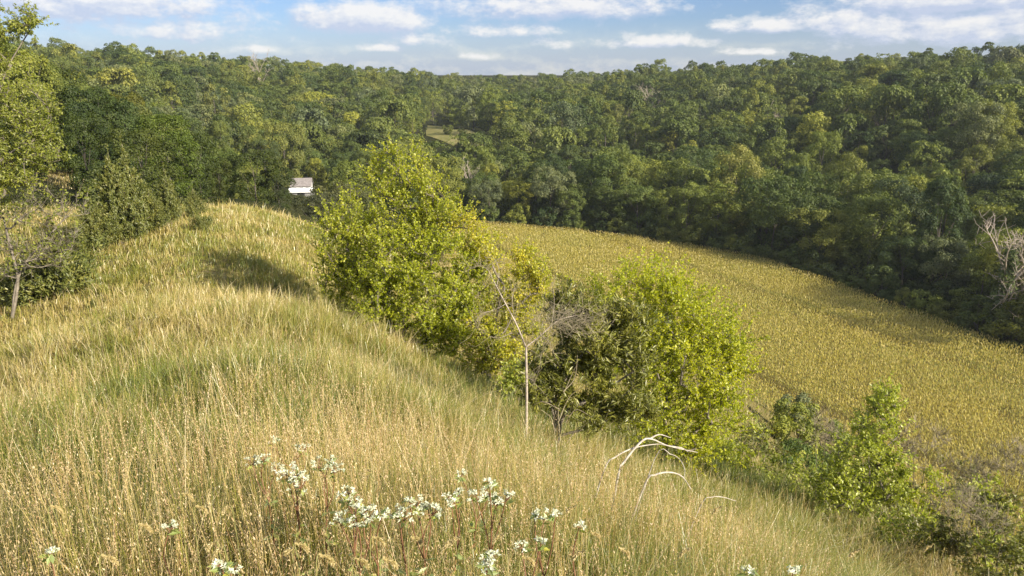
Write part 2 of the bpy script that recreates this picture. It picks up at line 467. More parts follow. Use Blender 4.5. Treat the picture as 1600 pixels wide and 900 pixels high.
# the mown pasture seen in a gap of the far woods, a sheet just above the ground
PAST = np.array([hit(px, py)[:2] for px, py in [(668,196),(700,198),(740,207),(772,218),(782,226),(762,233),(715,231),(690,220),(665,212)]])
def pasture():
    cx, cy = PAST.mean(0); V = [(cx, cy)]; F = []
    n = 60; rings = 8
    ang = np.linspace(0, 1, n, endpoint=False)
    seg = np.concatenate([PAST, PAST[:1]]); idx = ang * len(PAST); k = idx.astype(int); fr_ = (idx - k)[:, None]
    B = seg[k] * (1 - fr_) + seg[k + 1] * fr_
    for r in range(1, rings + 1):
        V += [tuple((cx, cy) + (b - (cx, cy)) * r / rings) for b in B]
    V = np.array(V); Z = height(V[:, 0], V[:, 1]) + .12
    for i in range(n): F.append((0, 1 + i, 1 + (i + 1) % n, 1 + (i + 1) % n))
    mb = MB(); q = []
    for r in range(rings - 1):
        for i in range(n):
            a = 1 + r * n + i; b = 1 + r * n + (i + 1) % n
            q.append((a, a + n, b + n, b))
    mb.add(np.column_stack([V, Z]), np.array([f[:3] for f in F])); mb.F.append(np.array(q)); mb.M.append(np.zeros(len(q), np.int32))
    m, t, o = mat_nodes("pasture_grass")
    p = t.nodes.new("ShaderNodeBsdfDiffuse")
    t.links.new(ramp(t, noise(t, .12, 6, rough=.7), [(.25, (.10, .115, .04)), (.5, (.20, .19, .075)), (.75, (.33, .27, .14))]), p.inputs[0])
    t.links.new(p.outputs[0], o.inputs[0])
    return mb.build("pasture", m, smooth=True)
tag(pasture(), kind="structure")

# ---------------------------------------------------------------- corn
def corn():
    rng = np.random.default_rng(5)
    u = np.array([.44, -.90]); u /= np.linalg.norm(u); w = np.array([-u[1], u[0]])
    A = np.arange(-200, 200, .26); Bq = np.arange(-200, 200, .72)
    a, b = np.meshgrid(A, Bq); a = a.ravel(); b = b.ravel()
    P = np.array([45, 120]) + np.outer(a, u) + np.outer(b, w)
    e = poly_dist(P[:, 0], P[:, 1], FIELD)
    az = np.degrees(np.arctan2(P[:, 0], P[:, 1]))
    P = P + rng.normal(size=P.shape) * [.09, .09]
    keep = (e > .6 + 1.2 * vnoise(P[:, 0] / 3, P[:, 1] / 3, 2)) & (az > -12) & (az < 46)
    # tramlines and washed-out gaps
    lane = np.abs(((b + 7) % 29) - 14.5) < .85
    gap = fbm(P[:, 0] / 4.0, P[:, 1] / 9.0, 31) < .22
    keep &= ~(lane & (rng.random(len(P)) < .9)) & ~(gap & (rng.random(len(P)) < .6))
    P = P[keep]; n = len(P)
    bk = b[keep]; tone = fbm(P[:, 0] / 14, P[:, 1] / 14, 8, 4) + .22 * (hash2(np.floor(bk / 5.7), np.zeros(n), 3) - .5)
    H = 2.25 + .5 * (fbm(P[:, 0] / 9, P[:, 1] / 9, 4) - .5) * 1.6 + rng.normal(size=n) * .13
    mb = MB()
    gold = np.array([.45, .375, .045]); green = np.array([.27, .29, .04]); straw = np.array([.55, .47, .16])
    nl = 5
    for k in range(nl):
        yaw = rng.random(n) * 6.283
        z0 = H * (.42 + .09 * k) ; L = rng.uniform(.40, .68, n) * (1.1 - .07 * k)
        d = np.stack([np.cos(yaw), np.sin(yaw)], 1); sd = np.stack([-d[:, 1], d[:, 0]], 1)
        W = .028 + .014 * rng.random(n)
        base = np.column_stack([P, FIELD_Z + z0])
        mid = base + np.column_stack([d * (L * .45)[:, None], L * .42])
        tip = base + np.column_stack([d * (L * .95)[:, None], L * rng.uniform(-.15, .45, n)])
        s3 = np.column_stack([sd * W[:, None], np.zeros(n)])
        v = np.stack([base - s3 * .6, base + s3 * .6, mid + s3, mid - s3, tip], 1).reshape(-1, 3)
        q = np.arange(n)[:, None] * 5
        mixv = np.clip(tone * 1.3 - .25 + .07 * (k - 2) + rng.normal(size=n) * .10, 0, 1)[:, None]
        c = green * (1 - mixv) + gold * mixv
        dry = (rng.random(n) < .09 * (1 + tone))[:, None]; c = np.where(dry, straw, c)
        c = np.repeat(c, 5, 0)
        mb.add(v, q + np.array([[0, 1, 2, 3]]), 0, c)
        mb.F.append(mb.F[-1][:, :1] * 0 + (q + np.array([[3, 2, 4]])) + (mb.n - len(v))); mb.M.append(np.zeros(n, np.int32))
    # tassels and stalks
    for k in range(3):
        yaw = rng.random(n) * 6.283; d = np.stack([np.cos(yaw), np.sin(yaw)], 1)
        b0 = np.column_stack([P, FIELD_Z + H * .93]); tp = b0 + np.column_stack([d * .10, np.full(n, .34)])
        sd = np.column_stack([-d[:, 1], d[:, 0], np.zeros(n)]) * .022
        v = np.stack([b0 - sd, b0 + sd, tp + sd * .6, tp - sd * .6], 1).reshape(-1, 3)
        mb.add(v, np.arange(4 * n).reshape(-1, 4), 0, np.repeat(np.where(rng.random((n, 1)) < .6, straw * 1.1, gold), 4, 0))
    return mb
tag(corn().build("corn_field", vcol_mat("corn_leaf", .25, .06), color=True), "ripening golden green corn standing in the valley field", "corn", kind="stuff")

# ---------------------------------------------------------------- meadow grass
def meadow():
    rng = np.random.default_rng(11)
    mb = MB()
    def sample(n, d0, d1, spread=50, t1=27):
        d = d0 * (d1 / d0) ** rng.random(n); a = np.radians(rng.uniform(-spread, spread, n))
        x, y = d * np.sin(a), d * np.cos(a)
        s, t = st(x, y)
        ok = (s < 66) & (t > -17 + 3 * vnoise(x / 4, y / 4, 70)) & (t < t1 + 4 * vnoise(x / 3, y / 3, 71))
        ok &= rng.random(n) < sstep(t1, t1 - 7, t) + (s > 30)
        return x[ok], y[ok], d[ok]
    px_ = 1 / 745.0
    GREEN = np.array([.16, .205, .028]); OLIVE = np.array([.29, .285, .05]); TAN = np.array([.52, .415, .165]); STRAW = np.array([.68, .58, .34]); RUST = np.array([.40, .24, .11])
    # leaf blades
    def blades(x, y, d, hmin, hmax, wid, dry, nseg, lean_k, far=0):
        n = len(x); z = height(x, y)
        pat = fbm(x / 1.6, y / 1.6, 40); pat2 = fbm(x / 6, y / 6, 44)
        hh = (hmin + (hmax - hmin) * rng.random(n) ** 1.3) * (.35 + 1.3 * pat) * (.75 + .25 * sstep(2, 4, d)) * (.55 + .75 * sstep(.3, .65, vnoise(x / .3, y / .3, 90)))
        yaw = rng.random(n) * 6.283; yw2 = yaw + rng.normal(size=n) * .5
        lean = lean_k * np.abs(rng.normal(size=n)) + .08
        ld = np.stack([np.cos(yaw) + .25, np.sin(yaw) - .05], 1) * lean[:, None]
        W = np.maximum(wid, .55 * px_ * d) * rng.uniform(.7, 1.3, n)
        sd = np.stack([-np.sin(yw2), np.cos(yw2)], 1) * W[:, None] * .5
        mixv = np.clip(dry + (pat2 - .5) * 1.5 + (fbm(x / 1.1, y / 1.1, 97) - .5) * 1.3 + rng.normal(size=n) * .28, 0, 1)
        ctip = np.where(mixv[:, None] < .5, GREEN + (OLIVE - GREEN) * (mixv * 2)[:, None], OLIVE + (TAN - OLIVE) * (mixv * 2 - 1)[:, None])
        mixv = np.clip(mixv - .36 * (1 - sstep(1.9, 3.6, d)) - .4 * np.exp(-((x + .75) ** 2 + (y - 2.0) ** 2) / .7) - .45 * np.exp(-((x + 6.2) / 1.6) ** 2 - ((y - 10.5) / 1.5) ** 2) - .1 * np.exp(-((x + 2.5) ** 2 + (y - 8.0) ** 2) / 5), 0, 1) if not far else np.clip(mixv, .35, .85)
        ctip = np.where(mixv[:, None] < .5, GREEN + (OLIVE - GREEN) * (mixv * 2)[:, None], OLIVE + (TAN - OLIVE) * (mixv * 2 - 1)[:, None])
        st_ = (rng.random(n) < (.05 if far else .22) * mixv)[:, None]; ctip = np.where(st_, STRAW, ctip)
        cbase = ctip * (.9 if far else .72) + np.array([.10, .09, .03]) * .2  # blade foot darkened: shade low in the grass put into the colour
        us = np.linspace(0, 1, nseg + 1); pts = []
        cols = []
        for k, u in enumerate(us):
            cx = x + ld[:, 0] * hh * u ** 1.8; cy = y + ld[:, 1] * hh * u ** 1.8
            cz = z - .03 + hh * (u - .28 * np.minimum(lean, 1.2) * u ** 3)
            w = (1 - u ** 2.2)
            if k < nseg:
                pts.append(np.column_stack([cx - sd[:, 0] * w, cy - sd[:, 1] * w, cz])); pts.append(np.column_stack([cx + sd[:, 0] * w, cy + sd[:, 1] * w, cz]))
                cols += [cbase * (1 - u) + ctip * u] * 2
            else: pts.append(np.column_stack([cx, cy, cz])); cols.append(ctip)
        m = len(pts); v = np.stack(pts, 1).reshape(-1, 3); c = np.stack(cols, 1).reshape(-1, 3)
        q = np.arange(n)[:, None] * m; b0 = mb.n
        f4 = np.concatenate([q + np.array([[2*k, 2*k+1, 2*k+3, 2*k+2]]) for k in range(nseg - 1)])
        mb.add(v, f4, 0, c)
        mb.F.append(q + np.array([[2*nseg-2, 2*nseg-1, 2*nseg]]) + b0); mb.M.append(np.zeros(n, np.int32))
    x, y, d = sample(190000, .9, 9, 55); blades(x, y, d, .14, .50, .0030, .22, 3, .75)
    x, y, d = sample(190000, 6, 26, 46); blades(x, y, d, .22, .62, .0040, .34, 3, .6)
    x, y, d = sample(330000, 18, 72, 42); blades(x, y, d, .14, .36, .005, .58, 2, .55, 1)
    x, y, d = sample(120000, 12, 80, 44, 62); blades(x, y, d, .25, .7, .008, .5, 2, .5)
    # upright flowering stems with seeds hanging along the upper part
    def stems(n0, d0, d1, seeds, hmul=1.0, spread=50):
        x, y, d = sample(n0, d0, d1, spread)
        pat = fbm(x / 1.3 + 9, y / 1.3, 52)
        k = rng.random(len(x)) < sstep(.38, .64, pat) * .95 + .06
        x, y, d, pat = x[k], y[k], d[k], pat[k]; n = len(x); z = height(x, y)
        hh = rng.uniform(.36, .74, n) * (.6 + .65 * pat) * hmul * (.72 + .28 * sstep(2.2, 4.5, d))
        yaw = rng.normal(size=n) * .9 + .3; lean = np.abs(rng.normal(size=n)) * .2 + .03
        sgn = np.where(rng.random(n) < .5, -1, 1)
        ld = np.stack([np.cos(yaw) * sgn, np.sin(yaw)], 1) * lean[:, None]
        W = np.maximum(.0022, .42 * px_ * d)
        a2 = rng.random(n) * 3.14; sd = np.stack([np.cos(a2), np.sin(a2)], 1) * W[:, None] * .5
        col = np.where(rng.random((n, 1)) < .6, TAN, np.where(rng.random((n, 1)) < .5, STRAW, OLIVE * 1.1)); col = np.where(rng.random((n, 1)) < .1, RUST, col)
        us = [0, .35, .7, 1]; pts = []
        for u in us:
            c = np.column_stack([x + ld[:, 0] * hh * u ** 1.5, y + ld[:, 1] * hh * u ** 1.5, z + hh * u])
            s3 = np.column_stack([sd * (1 - .6 * u), np.zeros(n)])
            pts += [c - s3, c + s3]
        v = np.stack(pts, 1).reshape(-1, 3); q = np.arange(n)[:, None] * 8
        f = np.concatenate([q + np.array([[2*k_, 2*k_+1, 2*k_+3, 2*k_+2]]) for k_ in range(3)])
        mb.add(v, f, 0, np.repeat(col, 8, 0))
        if not seeds: return
        ns = seeds
        u = (.5 + .5 * (np.arange(ns)[None, :] + rng.random((n, ns)) * .6) / ns)
        cx = x[:, None] + ld[:, 0:1] * hh[:, None] * u ** 1.5; cy = y[:, None] + ld[:, 1:2] * hh[:, None] * u ** 1.5; cz = z[:, None] + hh[:, None] * u
        side = rng.random(n) * 6.283
        off = np.stack([np.cos(side), np.sin(side)], 1)[:, None] * (.006 + .006 * rng.random((n, ns)))[..., None]
        sc = np.maximum(1, d[:, None] * px_ / .006)
        c = np.stack([cx + off[..., 0] * sc, cy + off[..., 1] * sc, cz - .006], -1).reshape(-1, 3)
        N = nrm(rng.normal(size=c.shape)); D = nrm(np.stack([np.repeat(off[..., 0].ravel() * 40, 1), off[..., 1].ravel() * 40, -1.6 + .5 * rng.random(len(c))], -1) + .3 * rng.normal(size=c.shape))
        L = np.repeat((.0125 * np.minimum(sc[:, 0], 2.0)), ns) * rng.uniform(.7, 1.3, len(c)); Wd = L * .30
        v, f = cards(c, N, D, L, Wd, .1)
        cs = np.where(rng.random((len(c), 1)) < .65, STRAW * np.array([.88, .80, .76]), np.array([.50, .34, .19]))
        mb.add(v, f, 0, np.repeat(cs, 4, 0))
    stems(15000, 1.1, 9, 13)
    stems(13000, 5, 20, 7, 1.05)
    stems(26000, 12, 66, 0, .55, 42)
    # the dry bank on the left bluff
    a = rng.random(9000) * 6.283; r = 13 * np.sqrt(rng.random(9000)); x, y = LOESS[0] + np.cos(a) * r, LOESS[1] + np.sin(a) * r
    k = (np.hypot(x - LOESS[0], y - LOESS[1]) > 1.6 + 1.5 * vnoise(x, y, 4)) & (rng.random(9000) < .3 + fbm(x / 3, y / 3, 6))
    blades(x[k], y[k], np.hypot(x[k], y[k]), .25, .8, .008, .8, 2, .5)
    return mb
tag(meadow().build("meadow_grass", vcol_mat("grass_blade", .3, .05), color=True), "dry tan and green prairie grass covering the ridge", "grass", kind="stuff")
# ---------------------------------------------------------------- far and middle trees: a few crowns, copied
def env_round(h): return np.sqrt(np.clip(1 - ((h - .52) / .5) ** 2, 0, 1))
def env_tall(h): return np.clip(.55 + .45 * np.sin(h * 2.6 + .2), 0, 1) * np.sqrt(np.clip(1 - ((h - .5) / .51) ** 4, 0, 1))
def env_flare(h): return np.sqrt(np.clip((h - .02) * 1.5, 0, 1)) * np.sqrt(np.clip(1 - ((h - .5) / .5) ** 6, 0, 1)) * (.75 + .25 * h)
def crown_mb(seed, H, Rr, env, ncl, per, L, low=.12, rcl=(.17, .30)):
    rng = np.random.default_rng(seed); mb = MB()
    h = low + (.96 - low) * rng.random(ncl); a = rng.random(ncl) * 6.283
    lob = 1 + .15 * np.sin(a * 3 + seed) + .08 * np.sin(a * 5 + h * 7 + seed * 2)
    rad = env(h) * Rr * lob * rng.uniform(.62, .92, ncl)
    C = np.stack([np.cos(a) * rad, np.sin(a) * rad, h * H], 1)
    C = np.concatenate([C, np.column_stack([rng.normal(size=(3, 2)) * Rr * .15, rng.uniform(.86, .97, 3) * H])])
    rc = rng.uniform(*rcl, len(C)) * Rr
    out = nrm(np.column_stack([C[:, :2] + 1e-4, .25 * (C[:, 2] - .45 * H)]))
    for c, r, o_ in zip(C, rc, out):
        m = int(per * (r / (.23 * Rr)) ** 1.6)
        d = nrm(nrm(rng.normal(size=(m, 3))) + .55 * o_ + [0, 0, .38])
        k = 1 + .25 * np.sin(d[:, 0] * 5 + r * 9) * np.sin(d[:, 1] * 5 + 2)
        p = c + d * [1, 1, .8] * (r * k * rng.uniform(.72, 1.08, m))[:, None]
        nn = nrm(d + .42 * rng.normal(size=(m, 3)) + [0, 0, .2]); dd = nrm(rng.normal(size=(m, 3)) + [0, 0, -.4])
        l = L * rng.uniform(.6, 1.35, m)
        v, f = cards(p, nn, dd, l, l * .62, .15); mb.add(v, f, 0)
    return mb, C
def trunk_mb(seed, H, C, r0):
    rng = np.random.default_rng(seed + 900); mb = MB()
    n = 7; z = np.linspace(-.4, H * .72, n); off = np.cumsum(rng.normal(size=(n, 2)) * .12, 0)
    P = np.column_stack([off, z]); polytube(mb, P, r0 * (1 - .8 * np.linspace(0, 1, n)), 7)
    for c in C[rng.permutation(len(C))[:9]]:
        k = min(n - 2, max(1, int(n * .9 * (c[2] / H) * .75))); b = P[k]
        mid = (b + c) / 2 + [0, 0, -.04 * H]
        polytube(mb, smooth_path([b, mid, c], 6), np.linspace(r0 * .38, r0 * .08, 6), 5)
    return mb
def juniper_mb(seed, H, Rr, nb, per, L, power=.75, low=.02):
    rng = np.random.default_rng(seed); mb = MB()
    h = low + (1 - low) * (1 - np.sqrt(rng.random(nb))); a = rng.random(nb) * 6.283
    lob = 1 + .28 * np.sin(a * 3 + seed + h * 4) + .2 * np.sin(a * 7 + h * 11 + seed)
    e = Rr * (1 - h) ** power * lob * rng.uniform(.65, 1.12, nb) + .05 * Rr
    tw = []
    for i in range(nb):
        o_ = np.array([math.cos(a[i]), math.sin(a[i]), 0])
        b = np.array([0, 0, h[i] * H * .93]); rise = e[i] * rng.uniform(.25, .75)
        tip = b + o_ * e[i] + [0, 0, rise]
        u = rng.uniform(.25, 1.05, per); c = b + (tip - b) * u[:, None] + [0, 0, 1] * (.12 * e[i] * u ** 2)[:, None]
        c = c + rng.normal(size=(per, 3)) * (.05 + .08 * e[i]) * (1.25 - u)[:, None]
        d = nrm((tip - b) / e[i] + [0, 0, .45] + .5 * rng.normal(size=(per, 3)))
        nn = nrm(o_ * .6 + [0, 0, .5] + .8 * rng.normal(size=(per, 3)))
        l = L * rng.uniform(.6, 1.4, per)
        v, f = cards(c, nn, d, l, l * .34, .12); mb.add(v, f, 0)
        tw.append((b, tip))
    # leader
    c = np.column_stack([rng.normal(size=(60, 2)) * .02 * Rr, rng.uniform(.86, 1.04, 60) * H]); d = nrm(rng.normal(size=(60, 3)) * .35 + [0, 0, 1])
    v, f = cards(c, nrm(rng.normal(size=(60, 3))), d, L * np.ones(60), L * .3 * np.ones(60)); mb.add(v, f, 0)
    t = MB(); polytube(t, [(0, 0, -.3), (.02 * Rr, 0, H * .45), (0, 0, H * .95)], [.045 * H * .6, .02 * H, .004 * H], 6)
    tw = tw[:40]; v, f = tubes([q[0] for q in tw], [q[0] + (q[1] - q[0]) * .8 for q in tw], np.full(len(tw), .006 * H), np.full(len(tw), .002 * H), 4); t.add(v, f)
    return mb, t

M_FOREST = forest_mat("woodland_leaf")
M_JUNI = leaf_mat("juniper_leaf", [(0, (.06, .08, .020)), (.5, (.13, .15, .03)), (1, (.25, .23, .055))], .15, .04, 1.2, .5)
M_TRUNK = bark_mat("woodland_bark", (.05, .042, .034), (.13, .115, .095))
M_BARK = bark_mat("grey_bark", (.10, .085, .065), (.24, .21, .17))
M_BARKP = bark_mat("pale_bark", (.22, .18, .14), (.46, .40, .34), 9)
M_TWIG = bark_mat("bare_twig", (.15, .125, .08), (.29, .25, .165), 12)

KINDS = []   # (H, R, crown mesh, trunk mesh, source H)
def kind(nm, seed, H, Rr, env, ncl, per, L, **kw):
    mb, C = crown_mb(seed, H, Rr, env, ncl, per, L, **kw)
    return dict(H=H, R=Rr, crown=mb.mesh("crown_" + nm, M_FOREST), trunk=trunk_mb(seed, H, C, .018 * H).mesh("trunk_" + nm, M_TRUNK, smooth=True), mb=mb)
FAR = [kind("broad", 1, 15, 6.0, env_round, 38, 90, .56, rcl=(.19, .34)), kind("oak", 2, 14, 6.4, env_round, 42, 85, .56, rcl=(.19, .33)), kind("lobed", 3, 17, 5.2, env_tall, 42, 85, .55, rcl=(.19, .34)),
       kind("bushy", 4, 13, 5.6, env_flare, 38, 90, .55, rcl=(.19, .34)), kind("feathery", 6, 15, 5.4, env_round, 95, 38, .46, rcl=(.10, .20)), kind("spire", 7, 17, 3.4, env_tall, 40, 70, .5, rcl=(.2, .38)), kind("open", 8, 15, 6.4, env_flare, 24, 100, .58, rcl=(.18, .30)),
       kind("small", 9, 10, 4.6, env_round, 30, 85, .5, rcl=(.2, .36)), kind("ragged", 5, 16, 5.6, env_tall, 36, 85, .56, rcl=(.18, .36))]
FINE = [kind("elm", 11, 16, 6.0, env_round, 70, 190, .34, rcl=(.15, .30)), kind("cottonwood", 12, 18, 5.6, env_tall, 78, 175, .34, rcl=(.14, .30), low=.05),
        kind("poplar", 15, 19, 3.9, env_tall, 60, 170, .32, rcl=(.2, .38), low=.08),
        kind("thicket", 13, 13, 5.6, env_flare, 70, 185, .33, rcl=(.14, .29), low=.02), kind("walnut", 14, 17, 6.2, env_flare, 74, 190, .34, rcl=(.15, .30), low=.03)]
SHRUB = [kind("shrub", 21, 3.2, 2.2, env_flare, 44, 70, .24, low=.03, rcl=(.16, .34)), kind("sapling_clump", 22, 4.5, 2.2, env_round, 44, 70, .26, low=.05, rcl=(.16, .34))]

def place_tree(k, x, y, sc, rot, col, name, label, cat, group, sz=1.0, z=None):
    z = gz(x, y) if z is None else z
    t = empty(name, (x, y, z - .15), label, cat, group)
    t.rotation_euler = (0, 0, rot); t.scale = (sc, sc, sc * sz)
    c = link("crown", k["crown"], t); c.color = (*col, 1)
    link("trunk", k["trunk"], t)
    return t

# --- where the woods stand
HOUSE = pt(472, 292, 218)
def woods():
    rng = np.random.default_rng(3); L = []
    for (r0, r1, sp) in ((70, 215, 8.2), (215, 400, 10.0), (400, 760, 11.0)):
        n = int(r1 / sp) + 2
        gx, gy = np.meshgrid(np.arange(-n, n + 1) * sp, np.arange(0, n + 1) * sp)
        x = (gx + rng.uniform(-.42, .42, gx.shape) * sp).ravel(); y = (gy + rng.uniform(-.42, .42, gy.shape) * sp).ravel()
        r = np.hypot(x, y); a = np.degrees(np.arctan2(x, y))
        k = (r >= r0) & (r < r1) & (np.abs(a) < 46)
        L.append(np.stack([x[k], y[k]], 1))
    P = np.concatenate(L); x, y = P.T
    s, t = st(x, y); r = np.hypot(x, y)
    fd = poly_dist(x, y, FIELD)
    ok = fd < -4.0
    ok &= ~((s < 66) & (t > -20) & (t < 62))
    ok &= poly_dist(x, y, PAST) < -4
    # the line of sight to the house and the near side of the pasture stay open
    h = HOUSE[:2]; tt = np.clip((x * h[0] + y * h[1]) / (h @ h), 0, 1); dl = np.hypot(x - h[0] * tt, y - h[1] * tt)
    ok &= ~((dl < 8.5) & (tt > .45)); ok &= np.hypot(x - h[0], y - h[1]) > 10
    pc = PAST.mean(0); tt = (x * pc[0] + y * pc[1]) / (pc @ pc); dl = np.hypot(x - pc[0] * tt, y - pc[1] * tt)
    ok &= ~((dl < 15) & (tt > .79) & (tt < 1))
    ok &= ~((r < 112) & (np.degrees(np.arctan2(x, y)) < -8))       # the near left bluff is planted by hand below
    ok &= ~((r < 112) & (np.degrees(np.arctan2(x, y)) > 12) & (y < 96))
    ok &= ~((y < 190) & (t > 20) & (fd > -26) & (x < 30) & (y < 150))   # slope between the ridge and the field
    P = P[ok]; x, y = P.T; z = height(x, y)
    n = len(P); fd = poly_dist(x, y, FIELD); r = np.hypot(x, y)
    edge = (fd > -13)
    sc = .74 + .52 * rng.random(n) ** 1.2; kk = rng.integers(0, 100, n)
    Ht = np.where(r < 215, 17, 15) * sc
    # drop what the bare ground hides
    top = np.column_stack([x, y, z + Ht * 1.0]); vis = np.ones(n, bool)
    for u in np.linspace(.03, .97, 34):
        q = CAM + (top - CAM) * u
        vis &= q[:, 2] > height(q[:, 0], q[:, 1]) - 1.0
    top0 = ((x, y, z), Ht); q = np.column_stack([x, y, z + Ht]) - CAM; dz = q[:, 1] * CP - q[:, 2] * SP
    tx = 800 + F_PX * q[:, 0] / dz; ty = 450 - F_PX * (q[:, 1] * SP + q[:, 2] * CP) / dz
    lim = 95 + .45 * tx; over = (r < 215) & (tx < 540) & (tx > -60) & (ty < lim)
    r_ = r; vis &= ~((r < 205) & (tx > 545) & (tx < 770))
    sg = pt(1565, 480, 118)[:2]; tt = np.clip((x * sg[0] + y * sg[1]) / (sg @ sg), 0, 1); vis &= ~((np.hypot(x - sg[0] * tt, y - sg[1] * tt) < 5.5) & (tt > .7))
    Hn = Ht - (lim - ty) / F_PX * dz; Ht = np.where(over, np.maximum(Hn, 4.5), Ht); vis &= ~(over & (Hn < 3.0))
    hx, hy = HOUSE[0], HOUSE[1]; vis &= ~((x > hx - 6) & (x < hx + 24) & (y < hy + 6) & (y > hy - 26))
    return [a[vis] for a in (x, y, z, fd, r, edge, sc, kk, Ht)]
WX, WY, WZ, WFD, WR, WEDGE, WSC, WKK, WH = woods()

def visible_area():
    """how many cells of a coarse view each crown shows, nearest first"""
    W, H = 640, 360; cov = np.zeros((H, W), bool); area = np.zeros(len(WX), int)
    T = np.full(W, H)  # skyline of the near ridge
    for c in range(W):
        pass
    order = np.argsort(WR); f = F_PX * W / 1600
    yy, xx = np.mgrid[0:H, 0:W]
    for i in order:
        q = np.array([WX[i], WY[i], WZ[i] + WH[i] * .55]) - CAM
        dz = q[1] * CP - q[2] * SP; u = W / 2 + f * q[0] / dz; v = H / 2 - f * (q[1] * SP + q[2] * CP) / dz
        rx = f * WH[i] * .33 / dz; ry = f * WH[i] * .45 / dz
        x0, x1, y0, y1 = int(max(0, u - rx)), int(min(W, u + rx + 1)), int(max(0, v - ry)), int(min(H, v + ry + 1))
        if x0 >= x1 or y0 >= y1: continue
        m = ((xx[y0:y1, x0:x1] - u) / rx) ** 2 + ((yy[y0:y1, x0:x1] - v) / ry) ** 2 < 1
        c = cov[y0:y1, x0:x1]; new = m & ~c; area[i] = new.sum(); c |= m
    return area
WAREA = visible_area()

TONES = [("dark green", (.080, .108, .038)), ("mid green", (.130, .160, .048)), ("olive green", (.168, .186, .055)), ("yellowish green", (.220, .232, .060)), ("grey green", (.156, .176, .100))]
def plant_woods():
    rng = np.random.default_rng(8)
    order = np.argsort(-WAREA); single = set(order[:285].tolist()) & set(np.nonzero(WAREA > 4)[0].tolist())
    stuff = []
    for i in range(len(WX)):
        x, y = WX[i], WY[i]
        pxx = 800 + F_PX * x / (y * CP - (WZ[i] + 8 - 1.6) * SP)
        right = pxx > 930
        w = [.23, .36, .25, .05, .11] if not right else [.34, .37, .18, .03, .08]  # right hill drawn with more dark tones, its shade put into the colour
        ti = rng.choice(5, p=w); tn, col = TONES[ti]
        rot = rng.random() * 6.283
        if i not in single: stuff.append((i, ti, rot)); continue
        if WEDGE[i]: where, grp = "in the row along the far edge of the corn field", "field edge"
        elif WR[i] < 200 and pxx < 560: where, grp = "on the left bluff above the valley", "left bluff"
        elif WZ[i] < -27 and pxx < 930: where, grp = "in the valley left of the field's far end", "valley bottom"
        elif right and WZ[i] < -30: where, grp = "low on the right-hand hill", "right hill foot"
        elif right: where, grp = "high on the wooded right-hand hill", "right hill"
        else: where, grp = "on the wooded hillside beyond the valley", "back hillside"
        fine = WR[i] < 260
        k = (FINE[WKK[i] % 5] if fine else FAR[WKK[i] % len(FAR)])
        if WEDGE[i]: k = FINE[(1, 4, 4, 3, 0)[WKK[i] % 5]]
        size = "tall" if WH[i] > 16.5 else "medium sized" if WH[i] > 14 else "low"
        sz = rng.uniform(.86, 1.2)
        place_tree(k, x, y, WH[i] / k["H"], rot, col, "broadleaf_tree", f"{size} {tn} tree {where}", "tree", f"{size} {tn} trees, {grp}", sz, WZ[i])
    return stuff
STUFF = plant_woods()

# the rest of the woods: one mass, instanced from five crowns
def far_wood(rows):
    src = bpy.data.collections.new("wood_sources")          # never linked to the scene
    wm = forest_mat("distant_wood_leaf", mass=True)
    for a, k in enumerate(FAR):
        me = k["crown"].copy(); me.materials.clear(); me.materials.append(wm)
        src.objects.link(bpy.data.objects.new("wood_%d" % a, me))
    V = np.array([(WX[i], WY[i], WZ[i] - .2) for i, _, _ in rows])
    me = bpy.data.meshes.new("distant_wood"); me.from_pydata(V.tolist(), [], [])
    ri = np.random.default_rng(77)
    kd = [int(WKK[i] % len(FAR)) for i, _, _ in rows]
    idx = np.array(kd, np.int32); tone = np.array([(*TONES[ti][1], 1.0) for _, ti, _ in rows], np.float32)
    s1 = np.array([WH[i] / 15.0 for j, (i, _, _) in enumerate(rows)]); scl = np.stack([s1 * ri.uniform(.85, 1.2, len(s1)), s1 * ri.uniform(.85, 1.2, len(s1)), s1 * ri.uniform(.85, 1.22, len(s1))], 1).astype(np.float32)
    rt = np.array([r for _, _, r in rows], np.float32)
    me.attributes.new("pick", 'INT', 'POINT').data.foreach_set("value", idx)
    me.attributes.new("size", 'FLOAT_VECTOR', 'POINT').data.foreach_set("vector", scl.ravel())
    me.attributes.new("turn", 'FLOAT', 'POINT').data.foreach_set("value", rt)
    me.attributes.new("tone", 'FLOAT_COLOR', 'POINT').data.foreach_set("color", tone.ravel())
    ob = link("distant_wood", me)
    g = bpy.data.node_groups.new("wood_spread", 'GeometryNodeTree')
    g.interface.new_socket("Geometry", in_out='INPUT', socket_type='NodeSocketGeometry'); g.interface.new_socket("Geometry", in_out='OUTPUT', socket_type='NodeSocketGeometry')
    N = g.nodes.new; lk = g.links.new
    gi, go = N("NodeGroupInput"), N("NodeGroupOutput")
    ci = N("GeometryNodeCollectionInfo"); ci.inputs['Collection'].default_value = src; ci.inputs['Separate Children'].default_value = True; ci.inputs['Reset Children'].default_value = True
    ip = N("GeometryNodeInstanceOnPoints"); ip.inputs['Pick Instance'].default_value = True
    def attr(nm, ty):
        a = N("GeometryNodeInputNamedAttribute"); a.data_type = ty; a.inputs['Name'].default_value = nm; return a.outputs['Attribute']
    cx = N("ShaderNodeCombineXYZ"); lk(attr("turn", 'FLOAT'), cx.inputs[2])
    lk(gi.outputs[0], ip.inputs['Points']); lk(ci.outputs[0], ip.inputs['Instance']); lk(attr("pick", 'INT'), ip.inputs['Instance Index'])
    lk(cx.outputs[0], ip.inputs['Rotation']); lk(attr("size", 'FLOAT_VECTOR'), ip.inputs['Scale'])
    lk(ip.outputs[0], go.inputs[0])
    md = ob.modifiers.new("spread", 'NODES'); md.node_group = g
    return ob
tag(far_wood(STUFF), "green woods covering the far hills up to the skyline", "woods", kind="stuff")
